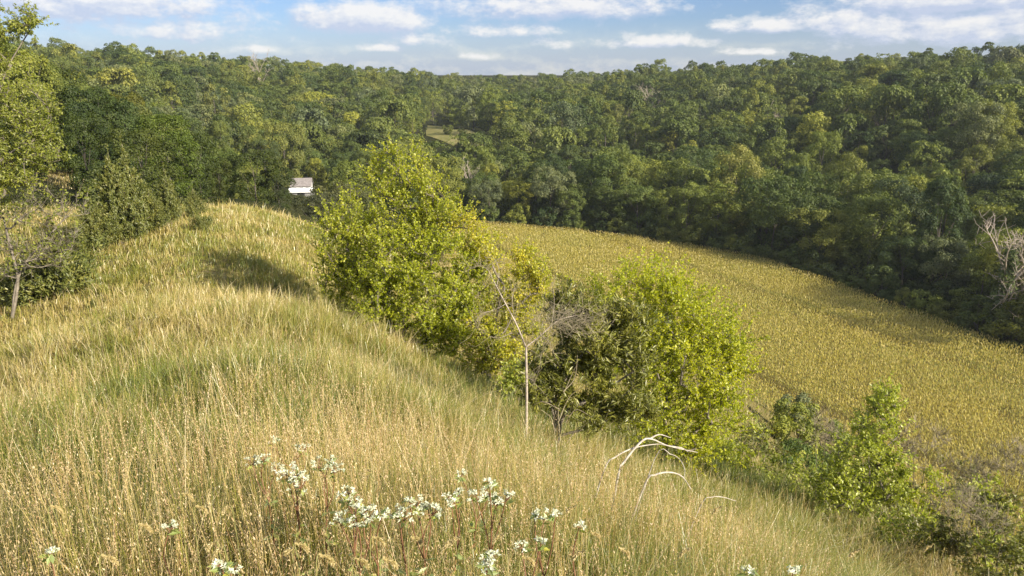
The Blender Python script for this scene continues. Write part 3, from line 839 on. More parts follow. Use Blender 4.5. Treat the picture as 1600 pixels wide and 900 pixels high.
print("woods:", len(WX), "mass", len(STUFF))
# ---------------------------------------------------------------- near trees and shrubs, grown branch by branch
def grow(seed, base, blobs, t, ncl, trunk_r, stems=None, shell=.45, up=.25):
    """skeleton from base through the ellipsoids of blobs (photo position, half sizes in photo pixels, depth offset): segments with radii and clump centres"""
    rng = np.random.default_rng(seed); base = np.asarray(base, float)
    E = []
    for (px, py, rx, ry, dt) in blobs:
        k = (t + dt) / F_PX; E.append((pt(px, py, t + dt), rx * k, ry * k, (rx + ry) / 2 * k))
    vol = np.array([e[1] * e[2] * e[3] for e in E]) ** .75; vol /= vol.sum()
    C = []; which = rng.choice(len(E), ncl, p=vol)
    for w in which:
        c, rx, rz, ry = E[w]; d = nrm(rng.normal(size=3)); r = (shell + (1 - shell) * rng.random()) ** .6
        C.append(c + d * r * [rx, ry, rz])
    C = np.array(C); g = np.array([gz(c[0], c[1]) for c in C]); C[:, 2] = np.maximum(C[:, 2], g + .15)
    nodes = []; parent = []
    for s_ in (stems or [None]):
        if s_ is None:
            top = np.average(C, axis=0); top[2] = base[2] + .6 * (C[:, 2].max() - base[2])
            path = smooth_path([base - [0, 0, .1], base + (top - base) * .35 + rng.normal(size=3) * .12, base + (top - base) * .7 + rng.normal(size=3) * .15, top], 12)
        else:
            path = smooth_path([base - [0, 0, .1]] + [pt(a, b, t + dt) for a, b, dt in s_], 12)
        for j, p in enumerate(path):
            if j == 0 and nodes: parent.append(0)
            else: parent.append(len(nodes) - 1 if j else -1)
            nodes.append(p)
    order = np.argsort(np.linalg.norm(C - base, axis=1)); tips = []
    Nn = np.array(nodes)
    for ci in order:
        c = C[ci]; A = np.asarray(nodes); dv = c - A; dist = np.linalg.norm(dv, axis=1)
        cost = dist + .9 * np.maximum(0, A[:, 2] - c[2] + .1 * dist) + .12 * np.linalg.norm(A - base, axis=1) * 0
        j = int(np.argmin(cost)); a = A[j]; L = dist[j]
        m = (a + c) / 2 + [0, 0, -up * .25 * L] + rng.normal(size=3) * .07 * L
        path = smooth_path([a, m, c], 6)[1:]; pj = j
        for p in path: parent.append(pj); nodes.append(p); pj = len(nodes) - 1
        tips.append(pj)
    nodes = np.array(nodes); parent = np.array(parent); cnt = np.zeros(len(nodes)); 
    for tp in tips:
        q = tp
        while q >= 0: cnt[q] += 1; q = parent[q]
    r = trunk_r * np.sqrt(np.maximum(cnt, .4) / max(cnt.max(), 1)); r = np.maximum(r, trunk_r * .05)
    return nodes, parent, r, np.array(tips), rng
def skeleton_mb(nodes, parent, r, base, k=6):
    i = np.nonzero(parent >= 0)[0]; mb = MB()
    v, f = tubes(nodes[parent[i]] - base, nodes[i] + (nodes[i] - nodes[parent[i]]) * .06 - base, np.minimum(r[parent[i]], r[i] * 1.35), r[i], k); mb.add(v, f); return mb
def leafy(name, label, cat, base, blobs, t, ncl, trunk_r, leafm, barkm, L, W, seed=1, twigs=6, tl=.35, per=9, stems=None, shell=.45, group=None, droop=0., upb=.35, leafname="crown", bare=0.0, twm=None, spray=False):
    base = np.asarray(base, float)
    nodes, parent, r, tips, rng = grow(seed, base, blobs, t, ncl, trunk_r, stems, shell)
    root = empty(name, base, label, cat, group)
    sk = skeleton_mb(nodes, parent, r, base)
    n = len(tips); c = nodes[tips]; dirp = nrm(c - nodes[parent[tips]])
    D = nrm(np.repeat(dirp, twigs, 0) * .7 + rng.normal(size=(n * twigs, 3)) * .75 + [0, 0, upb])
    ln = tl * rng.uniform(.5, 1.3, n * twigs); P0 = np.repeat(c, twigs, 0) - np.repeat(dirp, twigs, 0) * (rng.random(n * twigs) * tl * .6)[:, None]
    P1 = P0 + D * ln[:, None] + [0, 0, -1] * (droop * ln)[:, None]
    tr = max(.0035, t / 745 * .22)
    v, f = tubes(P0 - base, P1 - base, np.full(n * twigs, tr), np.full(n * twigs, tr * .5), 3)
    sk.add(v, f, 0)
    if spray: sk.build("branches", barkm, root, smooth=True)
    else: sk.build("trunk", barkm, root, smooth=True)
    keep = rng.random(n * twigs) >= bare
    P0, P1, D = P0[keep], P1[keep], D[keep]; m = len(P0)
    u = rng.uniform(.12, 1.05, (m, per)); cc = (P0[:, None] + (P1 - P0)[:, None] * u[..., None]).reshape(-1, 3)
    d = np.repeat(D, per, 0)
    if spray:
        dd = nrm(d + .42 * rng.normal(size=d.shape)); nn = nrm(rng.normal(size=d.shape) + [0, 0, .6]); cc = cc + rng.normal(size=cc.shape) * W * .9
    else:
        side = nrm(rng.normal(size=d.shape) + d * .5); dd = nrm(side + [0, 0, -.45 + .2 * rng.random()])
        cc = cc + side * L * .55; nn = nrm(rng.normal(size=d.shape) + [0, 0, .35])
    l = L * rng.uniform(.6, 1.25, len(cc)); v, f = cards(cc - base, nn, dd, l, l * W / L, .12)
    MB().add(v, f).build(leafname, leafm, root)
    return root

G = dict
M_OLIVE = leaf_mat("olive_leaf", [(0, (0.183, 0.22, 0.018)), (.5, (0.378, 0.415, 0.027)), (.85, (0.537, 0.525, 0.043)), (1, (0.61, 0.573, 0.073))], .52, .03, .8, .45)
M_BRIGHT = leaf_mat("bright_green_leaf", [(0, (0.2, 0.25, 0.015)), (.55, (0.388, 0.425, 0.022)), (.9, (0.537, 0.537, 0.037)), (1, (0.62, 0.587, 0.062))], .52, .03, .9, .4)
M_YELLOW = leaf_mat("yellowing_leaf", [(0, (0.224, 0.269, 0.02)), (.4, (0.414, 0.426, 0.028)), (.75, (0.582, 0.515, 0.039)), (1, (0.62, 0.526, 0.067))], .45, .03, .8, .55)
M_LIME = leaf_mat("lime_leaf", [(0, (0.213, 0.275, 0.018)), (.5, (0.45, 0.481, 0.025)), (.85, (0.62, 0.6, 0.037)), (1, (0.62, 0.613, 0.062))], .54, .03, .9, .45)
M_SOFT = leaf_mat("soft_green_leaf", [(0, (.18, .22, .03)), (.5, (.36, .41, .05)), (.9, (.50, .52, .09)), (1, (.58, .57, .14))], .42, .035, 1.0, .4)
M_BRUSH = leaf_mat("brush_leaf", [(0, (.09, .11, .025)), (.5, (.17, .18, .04)), (.9, (.27, .26, .07)), (1, (.36, .32, .14))], .38, .03, 1.0, .4)
M_SPRAY = leaf_mat("dark_juniper_spray", [(0, (0.077, 0.094, 0.014)), (.5, (0.176, 0.187, 0.022)), (.9, (0.297, 0.286, 0.039)), (1, (0.374, 0.319, 0.077))], .25, .05, .9, .45)

def base_at(px, py, t):
    p = pt(px, py, t); return np.array([p[0], p[1], gz(p[0], p[1])])

leafy("broadleaf_tree", "tall olive green tree with a pointed top rising behind the grassy crest", "tree", base_at(625, 530, 25.0),
      [(616,275,42,50,0),(603,246,20,28,0),(640,280,24,34,0),(640,325,62,52,0),(660,290,14,30,0),(545,345,52,34,-.3),(528,405,40,62,0),(600,400,80,70,.3),(560,470,50,40,0),(690,350,40,40,.5)],
      25.0, 230, .12, M_OLIVE, M_BARK, .086, .056, seed=4, twigs=8, tl=.72, per=22, upb=.6)
leafy("broadleaf_tree", "bushy bright green tree in front of the tall olive tree", "tree", base_at(662, 540, 23.4),
      [(640,405,66,45,0),(670,470,78,55,0),(600,460,52,45,0),(705,410,46,46,.2),(650,515,60,22,0),(715,500,40,36,0),(735,440,26,40,.3),(690,535,46,20,0)],
      23.4, 190, .10, M_BRIGHT, M_BARK, .086, .058, seed=6, twigs=8, tl=.6, per=22, upb=.45)
leafy("broadleaf_tree", "yellowing tree right of the bushy bright green tree", "tree", base_at(765, 575, 24.0),
      [(780,388,58,24,0),(832,418,26,34,0),(745,368,34,18,0),(722,342,12,20,0),(810,450,42,34,0),(770,545,36,36,0),(742,510,30,34,0),(695,352,24,22,.4),(838,455,18,22,0),(790,500,44,40,.5),(790,572,40,30,0),(735,560,36,24,0),(815,540,30,36,.3)],
      24.0, 170, .09, M_YELLOW, M_BARK, .084, .056, seed=8, twigs=7, tl=.6, per=20, upb=.4)
leafy("broadleaf_tree", "spreading lime green tree leaning right above the corn field", "tree", base_at(1035, 722, 18.5),
      [(955,448,36,32,0),(1020,440,44,34,0),(1055,500,55,48,0),(1118,530,44,32,0),(1145,495,20,12,0),(1150,560,20,30,0),(1065,585,85,60,0),(1005,655,60,36,0),(1115,640,45,40,0),(1075,690,45,24,0),(975,530,46,60,.2),(1150,650,16,30,0)],
      18.5, 240, .08, M_LIME, M_BARK, .074, .048, seed=10, twigs=7, tl=.8, per=28, upb=.4,
      stems=[[(1040,650,0),(1020,560,0),(985,470,0)],[(1050,660,0),(1090,600,0),(1140,530,0)],[(1040,650,.2),(1045,560,.2),(1040,450,.2)]])
leafy("juniper_tree", "dark feathery juniper with bare pale lower trunks on the crest", "tree", base_at(870, 690, 13.6),
      [(935,520,55,55,0),(965,575,62,46,0),(900,600,52,50,.2),(862,560,30,50,0),(990,640,42,24,0),(885,480,30,34,.2),(985,500,30,40,0),(840,600,22,40,0),(930,650,50,24,0)],
      13.6, 215, .055, M_SPRAY, M_BARK, .12, .026, seed=12, twigs=7, tl=.30, per=20, spray=True, upb=.3,
      stems=[[(872,640,0),(890,580,0),(940,520,0),(985,470,0)],[(868,640,.1),(875,560,.2),(880,480,.2)],[(880,650,0),(930,620,0),(990,580,0)],[(865,650,0),(850,600,0),(845,560,0)]])
# bare pale stubs at the juniper's foot belong to it
def pale_stubs():
    root = bpy.data.objects["juniper_tree"]; b = np.array(root.location); mb = MB(); rng = np.random.default_rng(1)
    for path in [[(876,690),(872,640),(885,605),(905,560)],[(880,700),(905,668),(925,672)],[(868,690),(862,655),(845,640)],[(884,660),(900,640),(925,652)],[(875,640),(850,628),(835,632)],[(880,612),(898,590),(903,545)],[(872,660),(890,620),(918,600)]]:
        P = smooth_path([pt(a, c, 13.2 + .25 * rng.random()) - b for a, c in path], 10); polytube(mb, P, np.linspace(.012, .004, 10), 5)
    o = mb.build("bare_stubs", M_TWIG, root, smooth=True)
pale_stubs()

# ---- the dead sapling standing before the juniper, and its grey twig tangle
def dead_sapling():
    t = 12.2; b = base_at(822, 690, t); root = empty("dead_sapling", b, "thin forked dead sapling with bare pale branches left of the dark juniper", "tree")
    mb = MB(); rng = np.random.default_rng(5)
    def limb(path, r0, r1, n=10, dt=0.0):
        P = smooth_path([pt(a, c, t + dt * i / len(path)) - b for i, (a, c) in enumerate(path)], n); polytube(mb, P, np.linspace(r0, r1, n) * .66, 5); return P
    P0 = smooth_path([np.zeros(3) - [0, 0, .1], pt(823, 620, t) - b, pt(822, 540, t) - b], 10); polytube(mb, P0, np.linspace(.024, .018, 10), 7)
    lim = [limb([(822,543),(806,505),(790,475),(776,448),(762,420)], .024, .006, 12, -.4), limb([(822,542),(845,524),(862,508),(878,498),(905,492)], .02, .005, 12, .5),
           limb([(790,475),(775,483),(752,490)], .009, .003, 8, -.3), limb([(776,448),(780,425),(775,405)], .008, .003, 8, .2), limb([(806,505),(800,470),(805,445)], .008, .003, 8, .3),
           limb([(752,490),(742,505),(748,515)], .005, .002), limb([(822,590),(832,594),(836,600)], .007, .003), limb([(762,420),(745,415),(728,425)], .005, .002), limb([(845,524),(858,535),(868,560)], .007, .002, 8, .3), limb([(862,508),(866,470),(862,440)], .007, .002, 8, .1),(limb([(800,520),(780,528),(760,524)], .006, .002, 8, -.3))]
    mb.build("trunk", M_BARKP, root, smooth=True)
    tw = MB(); A = np.concatenate(lim); n = 260
    i = rng.integers(0, len(A), n); P = A[i]; D = nrm(rng.normal(size=(n, 3)) + [.2, 0, .35]); Ln = rng.uniform(.08, .34, n)
    Q = P + D * Ln[:, None]; v, f = tubes(P, Q, np.full(n, .004), np.full(n, .002), 3); tw.add(v, f)
    E = Q + nrm(D + .7 * rng.normal(size=(n, 3))) * (Ln * .7)[:, None]; v, f = tubes(Q, E, np.full(n, .0028), np.full(n, .0018), 3); tw.add(v, f)
    # the dense tangle hanging over the right fork
    m = 330; c = pt(886, 500, t + .4) - b; X = c + rng.normal(size=(m, 3)) * [.30, .25, .085]; D = nrm(rng.normal(size=(m, 3)) + [.9, 0, 0])
    v, f = tubes(X, X + D * rng.uniform(.12, .4, (m, 1)), np.full(m, .0032), np.full(m, .0018), 3); tw.add(v, f)
    tw.build("twigs", M_TWIG, root)
dead_sapling()

# ---- arched fallen branches bleached white, at the edge of the crest
M_WHITE = bark_mat("bleached_wood", (.27, .24, .20), (.55, .50, .44), 22)
def arch(name, path, r0, r1, label, forks=(), t=None):
    t = t or 6.0; rng = np.random.default_rng(len(label))
    P = np.array([pt(a, c, t + dt) for a, c, dt in path]); b = P[0].copy(); b[2] = gz(b[0], b[1])
    q0 = P[0] + nrm(P[0] - P[1]) * .22 - [0, 0, .12]; b = np.array([q0[0], q0[1], gz(q0[0], q0[1])]); P = np.concatenate([[np.array([b[0], b[1], min(b[2] - .05, q0[2])])], P])
    S = smooth_path(P - b, 22); root = empty(name, b, label, "branch")
    mb = MB(); polytube(mb, S, np.interp(np.linspace(0, 1, 22), [0, .6, 1], [r0 * .6, r0 * .48, r1 * .6]), 6)
    mb.build("limb", M_WHITE, root, smooth=True)
    if forks:
        f = MB()
        for path in forks:
            q = smooth_path([pt(a, c, t + dt) - b for a, c, dt in path], 9); polytube(f, q, np.linspace(r1 * 1.6, r1 * .5, 9), 5)
        f.build("side_twigs", M_WHITE, root, smooth=True)
arch("fallen_branch", [(966,742,0),(975,722,.1),(1002,690,.2),(1018,686,.3),(1045,697,.5),(1090,707,.7)], .017, .005, "thickest bleached branch rising to a bent peak and trailing right over the grass", [[(1015,686,.3),(1030,679,.4),(1048,684,.5)],[(1045,697,.5),(1065,700,.6),(1075,706,.6)]])
arch("fallen_branch", [(944,734,.1),(962,714,.1),(990,700,.2),(1025,694,.4),(1040,696,.4)], .012, .005, "thinner bleached branch sweeping up from the left behind the bent-peak branch")
arch("fallen_branch", [(1008,756,-.2),(1024,742,-.2),(1046,738,-.1),(1066,745,0),(1082,768,.1)], .015, .006, "low white hoop of a branch, nearest of the bleached branches")
arch("fallen_branch", [(1024,714,.5),(1048,710,.5),(1062,718,.5),(1070,734,.4),(1068,748,.3)], .008, .004, "slim grey curved branch standing behind the low white hoop")
arch("fallen_branch", [(1095,790,-.3),(1112,777,-.3),(1130,777,-.2),(1150,783,-.1)], .009, .004, "short bleached branch arching out of the grass right of the white hoop")

# ---- small tree and brush on the slope toward the field
t4 = 17.0
leafy("broadleaf_tree", "small pointed green tree alone among the brush at lower right", "tree", base_at(1345, 800, t4),
      [(1384,632,20,30,0),(1376,668,32,40,0),(1345,715,44,36,0),(1325,755,52,34,0),(1390,735,24,34,0),(1300,770,34,24,0),(1350,785,40,20,0),(1385,770,26,22,0)], t4, 170, .05, M_SOFT, M_BARK, .085, .05, seed=21, twigs=6, tl=.32, per=10)
def bush(px, py, rx, ry, t, leafm, label, seed, n=26, L=.085, bare=0., name="shrub", per=9, tl=.26):
    b = base_at(px, py + ry * .8, t)
    return leafy(name, label, "shrub", b, [(px, py, rx * .85, ry * .8, 0), (px - rx * .4, py + ry * .3, rx * .5, ry * .5, 0), (px + rx * .4, py + ry * .25, rx * .5, ry * .5, 0)], t, n, .022, leafm, M_TWIG, L, L * .62,
                 seed=seed, twigs=6, tl=tl, per=per, bare=bare, stems=[[(px - rx * .3, py, 0), (px - rx * .5, py - ry * .5, 0)], [(px, py, 0), (px + rx * .1, py - ry * .7, 0)], [(px + rx * .3, py + ry * .1, .1), (px + rx * .5, py - ry * .4, .1)]])
for a in [(1172,668,34,24,31,M_SOFT,"low shrub right of the lime green tree at the corn's edge",29),(805,590,34,34,19,M_SOFT,"green shrub between the yellowing tree and the dead sapling",30),(1150,715,42,32,22,M_BRIGHT,"low green shrub under the right side of the leaning lime green tree",31),
          (1215,735,46,34,21,M_SOFT,"rounded green shrub between the lime green tree and the small pointed tree",32),
          (1120,700,36,28,23,M_SOFT,"dark green shrub tucked beneath the lime green tree",33),
          (1262,768,36,30,19,M_SOFT,"green shrub touching the small pointed tree on its left",34),
          (1455,775,52,48,17.5,M_BRIGHT,"green leafy shrub right of the small pointed tree",35),
          (1420,830,60,36,15,M_SOFT,"yellowish green shrub at the foot of the small pointed tree",36),
          (1575,800,55,55,17,M_BRUSH,"dull green shrub at the right edge behind the grey brush",37),
          (1560,870,70,50,12.5,M_BRUSH,"tangled olive shrub in the bottom right corner",38),
          (1190,690,40,28,27,M_BRUSH,"dark shrub at the near corner of the corn field",39),
          (1330,745,50,30,24,M_BRUSH,"low dull green shrub behind the small pointed tree",40),
          (1590,850,60,60,13.5,M_SOFT,"soft green shrub at the right edge near the bottom corner",42),
          (1470,835,46,40,14.5,M_BRUSH,"dull leafy shrub left of the pale thorny brush",43),
          (1540,780,44,40,19,M_SOFT,"mid green shrub behind the pale thorny brush",44),
          (1400,765,40,34,20,M_BRUSH,"dull shrub pressed against the small pointed tree's right side",45),
          (1500,745,60,34,24,M_BRUSH,"broad dull shrub between the corn and the grey brush",41)]:
    bush(*a)
def twiggy(px, py, rx, ry, t, label, seed, n=34, m=M_TWIG):
    """bare shrub: stems and twigs only, a few withered leaves"""
    b = base_at(px, py + ry, t)
    nodes, parent, r, tips, rng = grow(seed, b, [(px, py, rx, ry, 0)], t, n, .014, [[(px - rx * .4, py + ry * .2, 0), (px - rx * .6, py - ry * .5, 0)], [(px + rx * .1, py, 0), (px + rx * .2, py - ry * .8, 0)], [(px + rx * .5, py + ry * .2, 0), (px + rx * .7, py - ry * .3, 0)]], .2)
    root = empty("bare_shrub", b, label, "shrub"); sk = skeleton_mb(nodes, parent, np.maximum(r, .004), b, 4); sk.build("branches", m, root)
    k = 14; c = np.repeat(nodes[tips], k, 0); D = nrm(np.repeat(nrm(nodes[tips] - nodes[parent[tips]]), k, 0) + .8 * rng.normal(size=c.shape) + [0, 0, .4]); Ln = rng.uniform(.12, .42, len(c))
    w = max(.003, t / 745 * .16); tw = MB(); v, f = tubes(c - b, c + D * Ln[:, None] - b, np.full(len(c), w), np.full(len(c), w * .6), 3); tw.add(v, f); tw.build("twigs", m, root)
for a in [(1288,672,34,40,20,"bare grey shrub standing left of the small pointed tree",51),(1445,700,44,46,19,"bare brown twiggy shrub right of the small pointed tree",52),
          (1585,720,30,40,19,"bare pinkish grey shrub at the right edge against the corn",53),(1528,830,52,56,14,"pale grey thorny brush in the lower right corner",54),
          (1490,790,40,40,16,"grey leafless shrub in front of the green leafy shrub",55),(1520,735,30,34,20,"thin bare shrub beside the brown twiggy shrub",56)]:
    twiggy(*a)

def slope_shrubs():
    """brush scattered down the steep side between the ridge and the corn"""
    rng = np.random.default_rng(91); n = 0
    for i in range(400):
        s_, t_ = rng.uniform(-14, 60), rng.uniform(21, 58); x, y = xy(s_, t_)
        if y < 6 or poly_dist(x, y, FIELD) > -1.0 or n >= 44: continue
        n += 1; k = SHRUB[rng.integers(0, 2)]; tn, col = TONES[rng.integers(1, 5)]; sc = rng.uniform(.45, .95)
        place_tree(k, float(x), float(y), sc, rng.random() * 6, tuple(c * 1.25 for c in col), "shrub", f"{tn} shrub in the brush on the steep slope above the corn", "shrub", f"{tn} shrubs on the slope")
slope_shrubs()

# ---- left side: the tall tree at the frame edge, the half bare hawthorn, junipers
M_WILLOW = leaf_mat("willow_leaf", [(0, (0.127, 0.155, 0.028)), (.5, (0.241, 0.276, 0.044)), (.9, (0.38, 0.391, 0.069)), (1, (0.483, 0.46, 0.115))], .45, .03, .5, .4)
tl_ = 25.0
leafy("broadleaf_tree", "tall yellowish green tree cut by the left edge of the picture", "tree", base_at(-60, 380, tl_),
      [(20,150,52,50,0),(0,85,40,36,0),(40,205,44,36,0),(78,185,22,26,0),(25,255,52,36,0),(-60,150,80,110,.3),(50,46,28,18,0),(10,30,40,26,0),(-50,280,70,60,.2),(75,235,26,24,0)], tl_, 300, .11, M_WILLOW, M_BARK, .11, .05, seed=61, twigs=7, tl=.48, per=17,
      stems=[[(-50,300,0),(-20,200,0),(10,110,0),(45,50,0)],[(-60,280,0),(-70,160,0),(-80,60,0)],[(-50,300,0),(0,250,0),(50,220,0)]])
_b = hit(18, 498); th = float((_b - CAM)[1] / ray(18, 498)[1])
leafy("broadleaf_tree", "small half bare tree with a thin trunk and sparse yellow leaves at left", "tree", base_at(18, 498, th),
      [(62,325,52,34,0),(108,350,34,34,0),(50,390,50,30,0),(10,310,30,40,0),(112,310,22,22,0),(0,400,40,40,0),(90,400,30,20,0)], th, 110, .0028 * th, M_WILLOW, M_BARK, .0045 * th, .0032 * th, seed=63, twigs=8, tl=.02 * th, per=5, bare=.62,
      stems=[[(24,450,0),(40,410,0),(75,370,0),(120,320,0)],[(28,440,0),(20,400,0),(5,340,0)],[(30,430,.1),(60,400,.1),(110,390,.1)]])
JK = [dict(zip(("crown", "trunk"), (lambda q: (q[0].mesh("juniper_crown", M_JUNI), q[1].mesh("juniper_trunk", M_BARK)))(juniper_mb(s_, 4.5, r_, 230, 110, .135, pw)))) | dict(H=4.5) for s_, r_, pw in ((71, 1.45, .95), (72, 1.7, .85), (73, 1.2, 1.0))]
LOWJ = (lambda q: dict(crown=q[0].mesh("low_juniper_crown", M_JUNI), trunk=q[1].mesh("low_juniper_trunk", M_BARK), H=1.3))(juniper_mb(75, 1.3, 1.6, 170, 50, .16, .35))
def juniper(k, px, pyb, pyt, label, rot, wide=1.0, t=None, group=None):
    p = hit(px, pyb) if t is None else pt(px, pyb, t); d = (p - CAM)[1] / CP
    tt = np.linalg.norm((p - CAM)) / np.linalg.norm(ray(px, pyb)); H = (pyb - pyt) * tt / F_PX * 1.03
    sc = H / k["H"]; root = empty("juniper_tree", (p[0], p[1], gz(p[0], p[1]) - .05), label, "tree", group); root.rotation_euler = (0, 0, rot); root.scale = (sc * wide, sc * wide, sc)
    link("crown", k["crown"], root); link("trunk", k["trunk"], root); return root
for a in [(0,190,382,236,"pointed green juniper, left of the tallest juniper in the row by the grass",.3,.75),(2,212,374,222,"tallest pointed juniper in the row bordering the grass",2.1,.8),
          (0,267,350,260,"slim pointed juniper standing apart at the right of the row",4.0,.75),(1,152,396,304,"broad juniper at the left end of the pointed row",5.2,1.0),
          (1,306,340,292,"dark small juniper at the right end of the pointed row",1.2,1.0),
          (1,240,364,290,"low bushy juniper between the tallest and the slim pointed one",0.6,1.1)]:
    juniper(JK[a[0]], *a[1:])
juniper(LOWJ, 90, 462, 408, "low spreading juniper at the foot of the half bare tree", 1.0, 1.0)
juniper(LOWJ, 45, 470, 430, "dark low juniper right behind the half bare tree's trunk", 2.6, 1.2)
juniper(LOWJ, 318, 362, 341, "tiny dark round juniper alone on the grass", .5, .6)
juniper(JK[2], 146, 482, 462, "seedling juniper poking out of the grass at left", .5, 1.2)
juniper(JK[0], 433, 470, 436, "feathery green juniper seedling on the crest left of the olive tree", .9, .9)
# middle distance on the left bluff: (kind, photo column, photo row of the top, depth, widening, colour, label)
for (k, px, pyt, t, wide, col, label) in [
    (FINE[0], 80, 108, 112, .9, (.055, .075, .022), "round dark tree on the left slope just under the skyline"),
    (FINE[3], 138, 136, 100, .85, (.046, .066, .018), "dark spreading tree on the left slope above the bare loess bank"),
    (FINE[1], 190, 140, 128, .8, (.115, .120, .024), "yellow tinged tree on the left slope right of the dark spreading tree"),
    (FINE[3], 125, 178, 84, .8, (.040, .058, .016), "darkest low tree directly behind the loess bank"),
    (FINE[3], 210, 200, 74, 1.0, (.070, .085, .020), "olive bushy tree behind the left end of the juniper row"),
    (FINE[1], 250, 172, 82, 1.0, (.070, .100, .022), "feathery green tree standing highest behind the juniper row"),
    (FINE[3], 300, 205, 90, .9, (.058, .078, .020), "green tree at the back of the right end of the juniper row"),
    (FINE[3], 392, 236, 104, 1.15, (.050, .068, .018), "rounded dark tree beyond the grassy knob"),
    (FINE[3], 432, 262, 108, .9, (.046, .066, .018), "dark tree touching the white house on its left"),
    (FINE[3], 340, 248, 98, .9, (.060, .075, .020), "small dark tree between the juniper row and the rounded dark tree"),
    (FINE[4], 30, 150, 90, .9, (.070, .085, .022), "tree half hidden behind the left edge tree"),
    (FINE[3], 490, 302, 120, 1.2, (.080, .085, .045), "greyish bush below the white house"),
    (FINE[3], 520, 292, 128, 1.2, (.090, .095, .055), "pale grey green bush right of the white house"),
    (FINE[3], 556, 285, 134, 1.1, (.080, .092, .045), "grey green bush touching the tall olive tree's left side"),
    (SHRUB[0], 348, 312, 74, 1.3, (.07, .08, .022), "small shrub where the knob meets the thicket"),
    (SHRUB[1], 172, 262, 62, 1.2, (.085, .10, .03), "leafy shrub beside the loess bank"),
    (SHRUB[0], 60, 290, 52, 1.4, (.10, .10, .04), "dry olive shrub left of the loess bank")]:
    p = pt(px, pyt, t); H = max(1.5, p[2] - gz(p[0], p[1])); sc = H / k["H"]
    shr = H < 4
    tr = place_tree(k, p[0], p[1], sc, px * .7, col, "shrub" if shr else "broadleaf_tree", label, "shrub" if shr else "tree", None)
    tr.scale = (sc * wide, sc * wide, sc)
# ---------------------------------------------------------------- the farm buildings in the valley
def box(mb, x0, x1, y0, y1, z0, z1, mat=0):
    v = [(x0,y0,z0),(x1,y0,z0),(x1,y1,z0),(x0,y1,z0),(x0,y0,z1),(x1,y0,z1),(x1,y1,z1),(x0,y1,z1)]
    return mb.add(v, [(0,3,2,1),(4,5,6,7),(0,1,5,4),(1,2,6,5),(2,3,7,6),(3,0,4,7)], mat)
M_WALL = plain_mat("white_siding", (.72, .73, .74), .6, .06); M_ROOF = plain_mat("grey_shingle", (.22, .20, .20), .85, .25, 2.0); M_METAL = plain_mat("white_metal_roof", (.85, .85, .85), .4, .04); M_DARK = plain_mat("dark_opening", (.03, .03, .035), .4, .2)
def farm_house():
    g = gz(HOUSE[0], HOUSE[1]); root = empty("farm_house", (HOUSE[0], HOUSE[1], g), "white sided house with a grey gabled roof in the valley trees", "house"); root.rotation_euler = (0, 0, R(8))
    w = MB(); L, D, h, rz = 2.7, 2.4, 1.5, 3.3
    v = [(-L,-D,-1.5),(L,-D,-1.5),(L,D,-1.5),(-L,D,-1.5),(-L,-D,h),(L,-D,h),(L,D,h),(-L,D,h),(-L,0,rz),(L,0,rz)]
    w.add(v, [(0,1,5,4),(2,3,7,6)]); w.F.append(np.array([(1,2,6,9,5),(3,0,4,8,7)])); w.M.append(np.zeros(2, np.int32)); w.build("wall", M_WALL, root)
    r = MB(); o = .35; th = .14; sl = (rz - h) / D
    for s in (-1, 1):
        y0 = s * (D + o); z0 = h - sl * o
        v = [(-L-o,y0,z0+.02),(L+o,y0,z0+.02),(L+o,0,rz+.02),(-L-o,0,rz+.02),(-L-o,y0,z0+th),(L+o,y0,z0+th),(L+o,0,rz+th),(-L-o,0,rz+th)]
        r.add(v, [(0,1,2,3),(4,5,6,7),(0,1,5,4),(1,2,6,5),(2,3,7,6),(3,0,4,7)])
    r.build("roof", M_ROOF, root)
    for x in (-1.7, .2, 1.8):
        m = MB(); box(m, x - .4, x + .4, -D - .03, -D + .02, 0.2, 1.0); f = m.build("window", M_DARK, root)
        q = MB(); box(q, x - .5, x + .5, -D - .06, -D - .031, .1, .2); box(q, x - .5, x + .5, -D - .06, -D - .031, 1.0, 1.1); box(q, x - .5, x - .4, -D - .06, -D - .031, .2, 1.0); box(q, x + .4, x + .5, -D - .06, -D - .031, .2, 1.0); q.build("window_frame", M_WALL, f)
farm_house()
def shed():
    p = pt(472, 297, 205); g = gz(p[0], p[1]); root = empty("shed", (p[0], p[1], g), "long low shed with a shiny white roof before the white house", "shed"); root.rotation_euler = (0, 0, R(4))
    top = p[2] - g + .6
    w = MB(); box(w, -3.0, 3.0, -1.8, 1.8, -1, top - .9); w.build("wall", plain_mat("shed_board", (.25, .25, .25), .8), root)
    r = MB(); n = 9; a = np.linspace(-1, 1, n); V = []
    for x in (-3.4, 3.4):
        for q in a: V.append((x, q * 2.3, top - .85 + .85 * (1 - q * q)))
    F = [(i, i + 1, i + 1 + n, i + n) for i in range(n - 1)]
    V = np.array(V); r.add(V, F); r.add(V - [0, 0, .08], F); r.F.append(np.array([tuple(range(n)), tuple(range(n, 2 * n))])); r.M.append(np.zeros(2, np.int32))
    r.build("roof", M_METAL, root)
    d = MB(); box(d, -1, 1, -1.84, -1.79, -.5, max(.8, top - 1.3)); d.build("door", M_DARK, root)
shed()

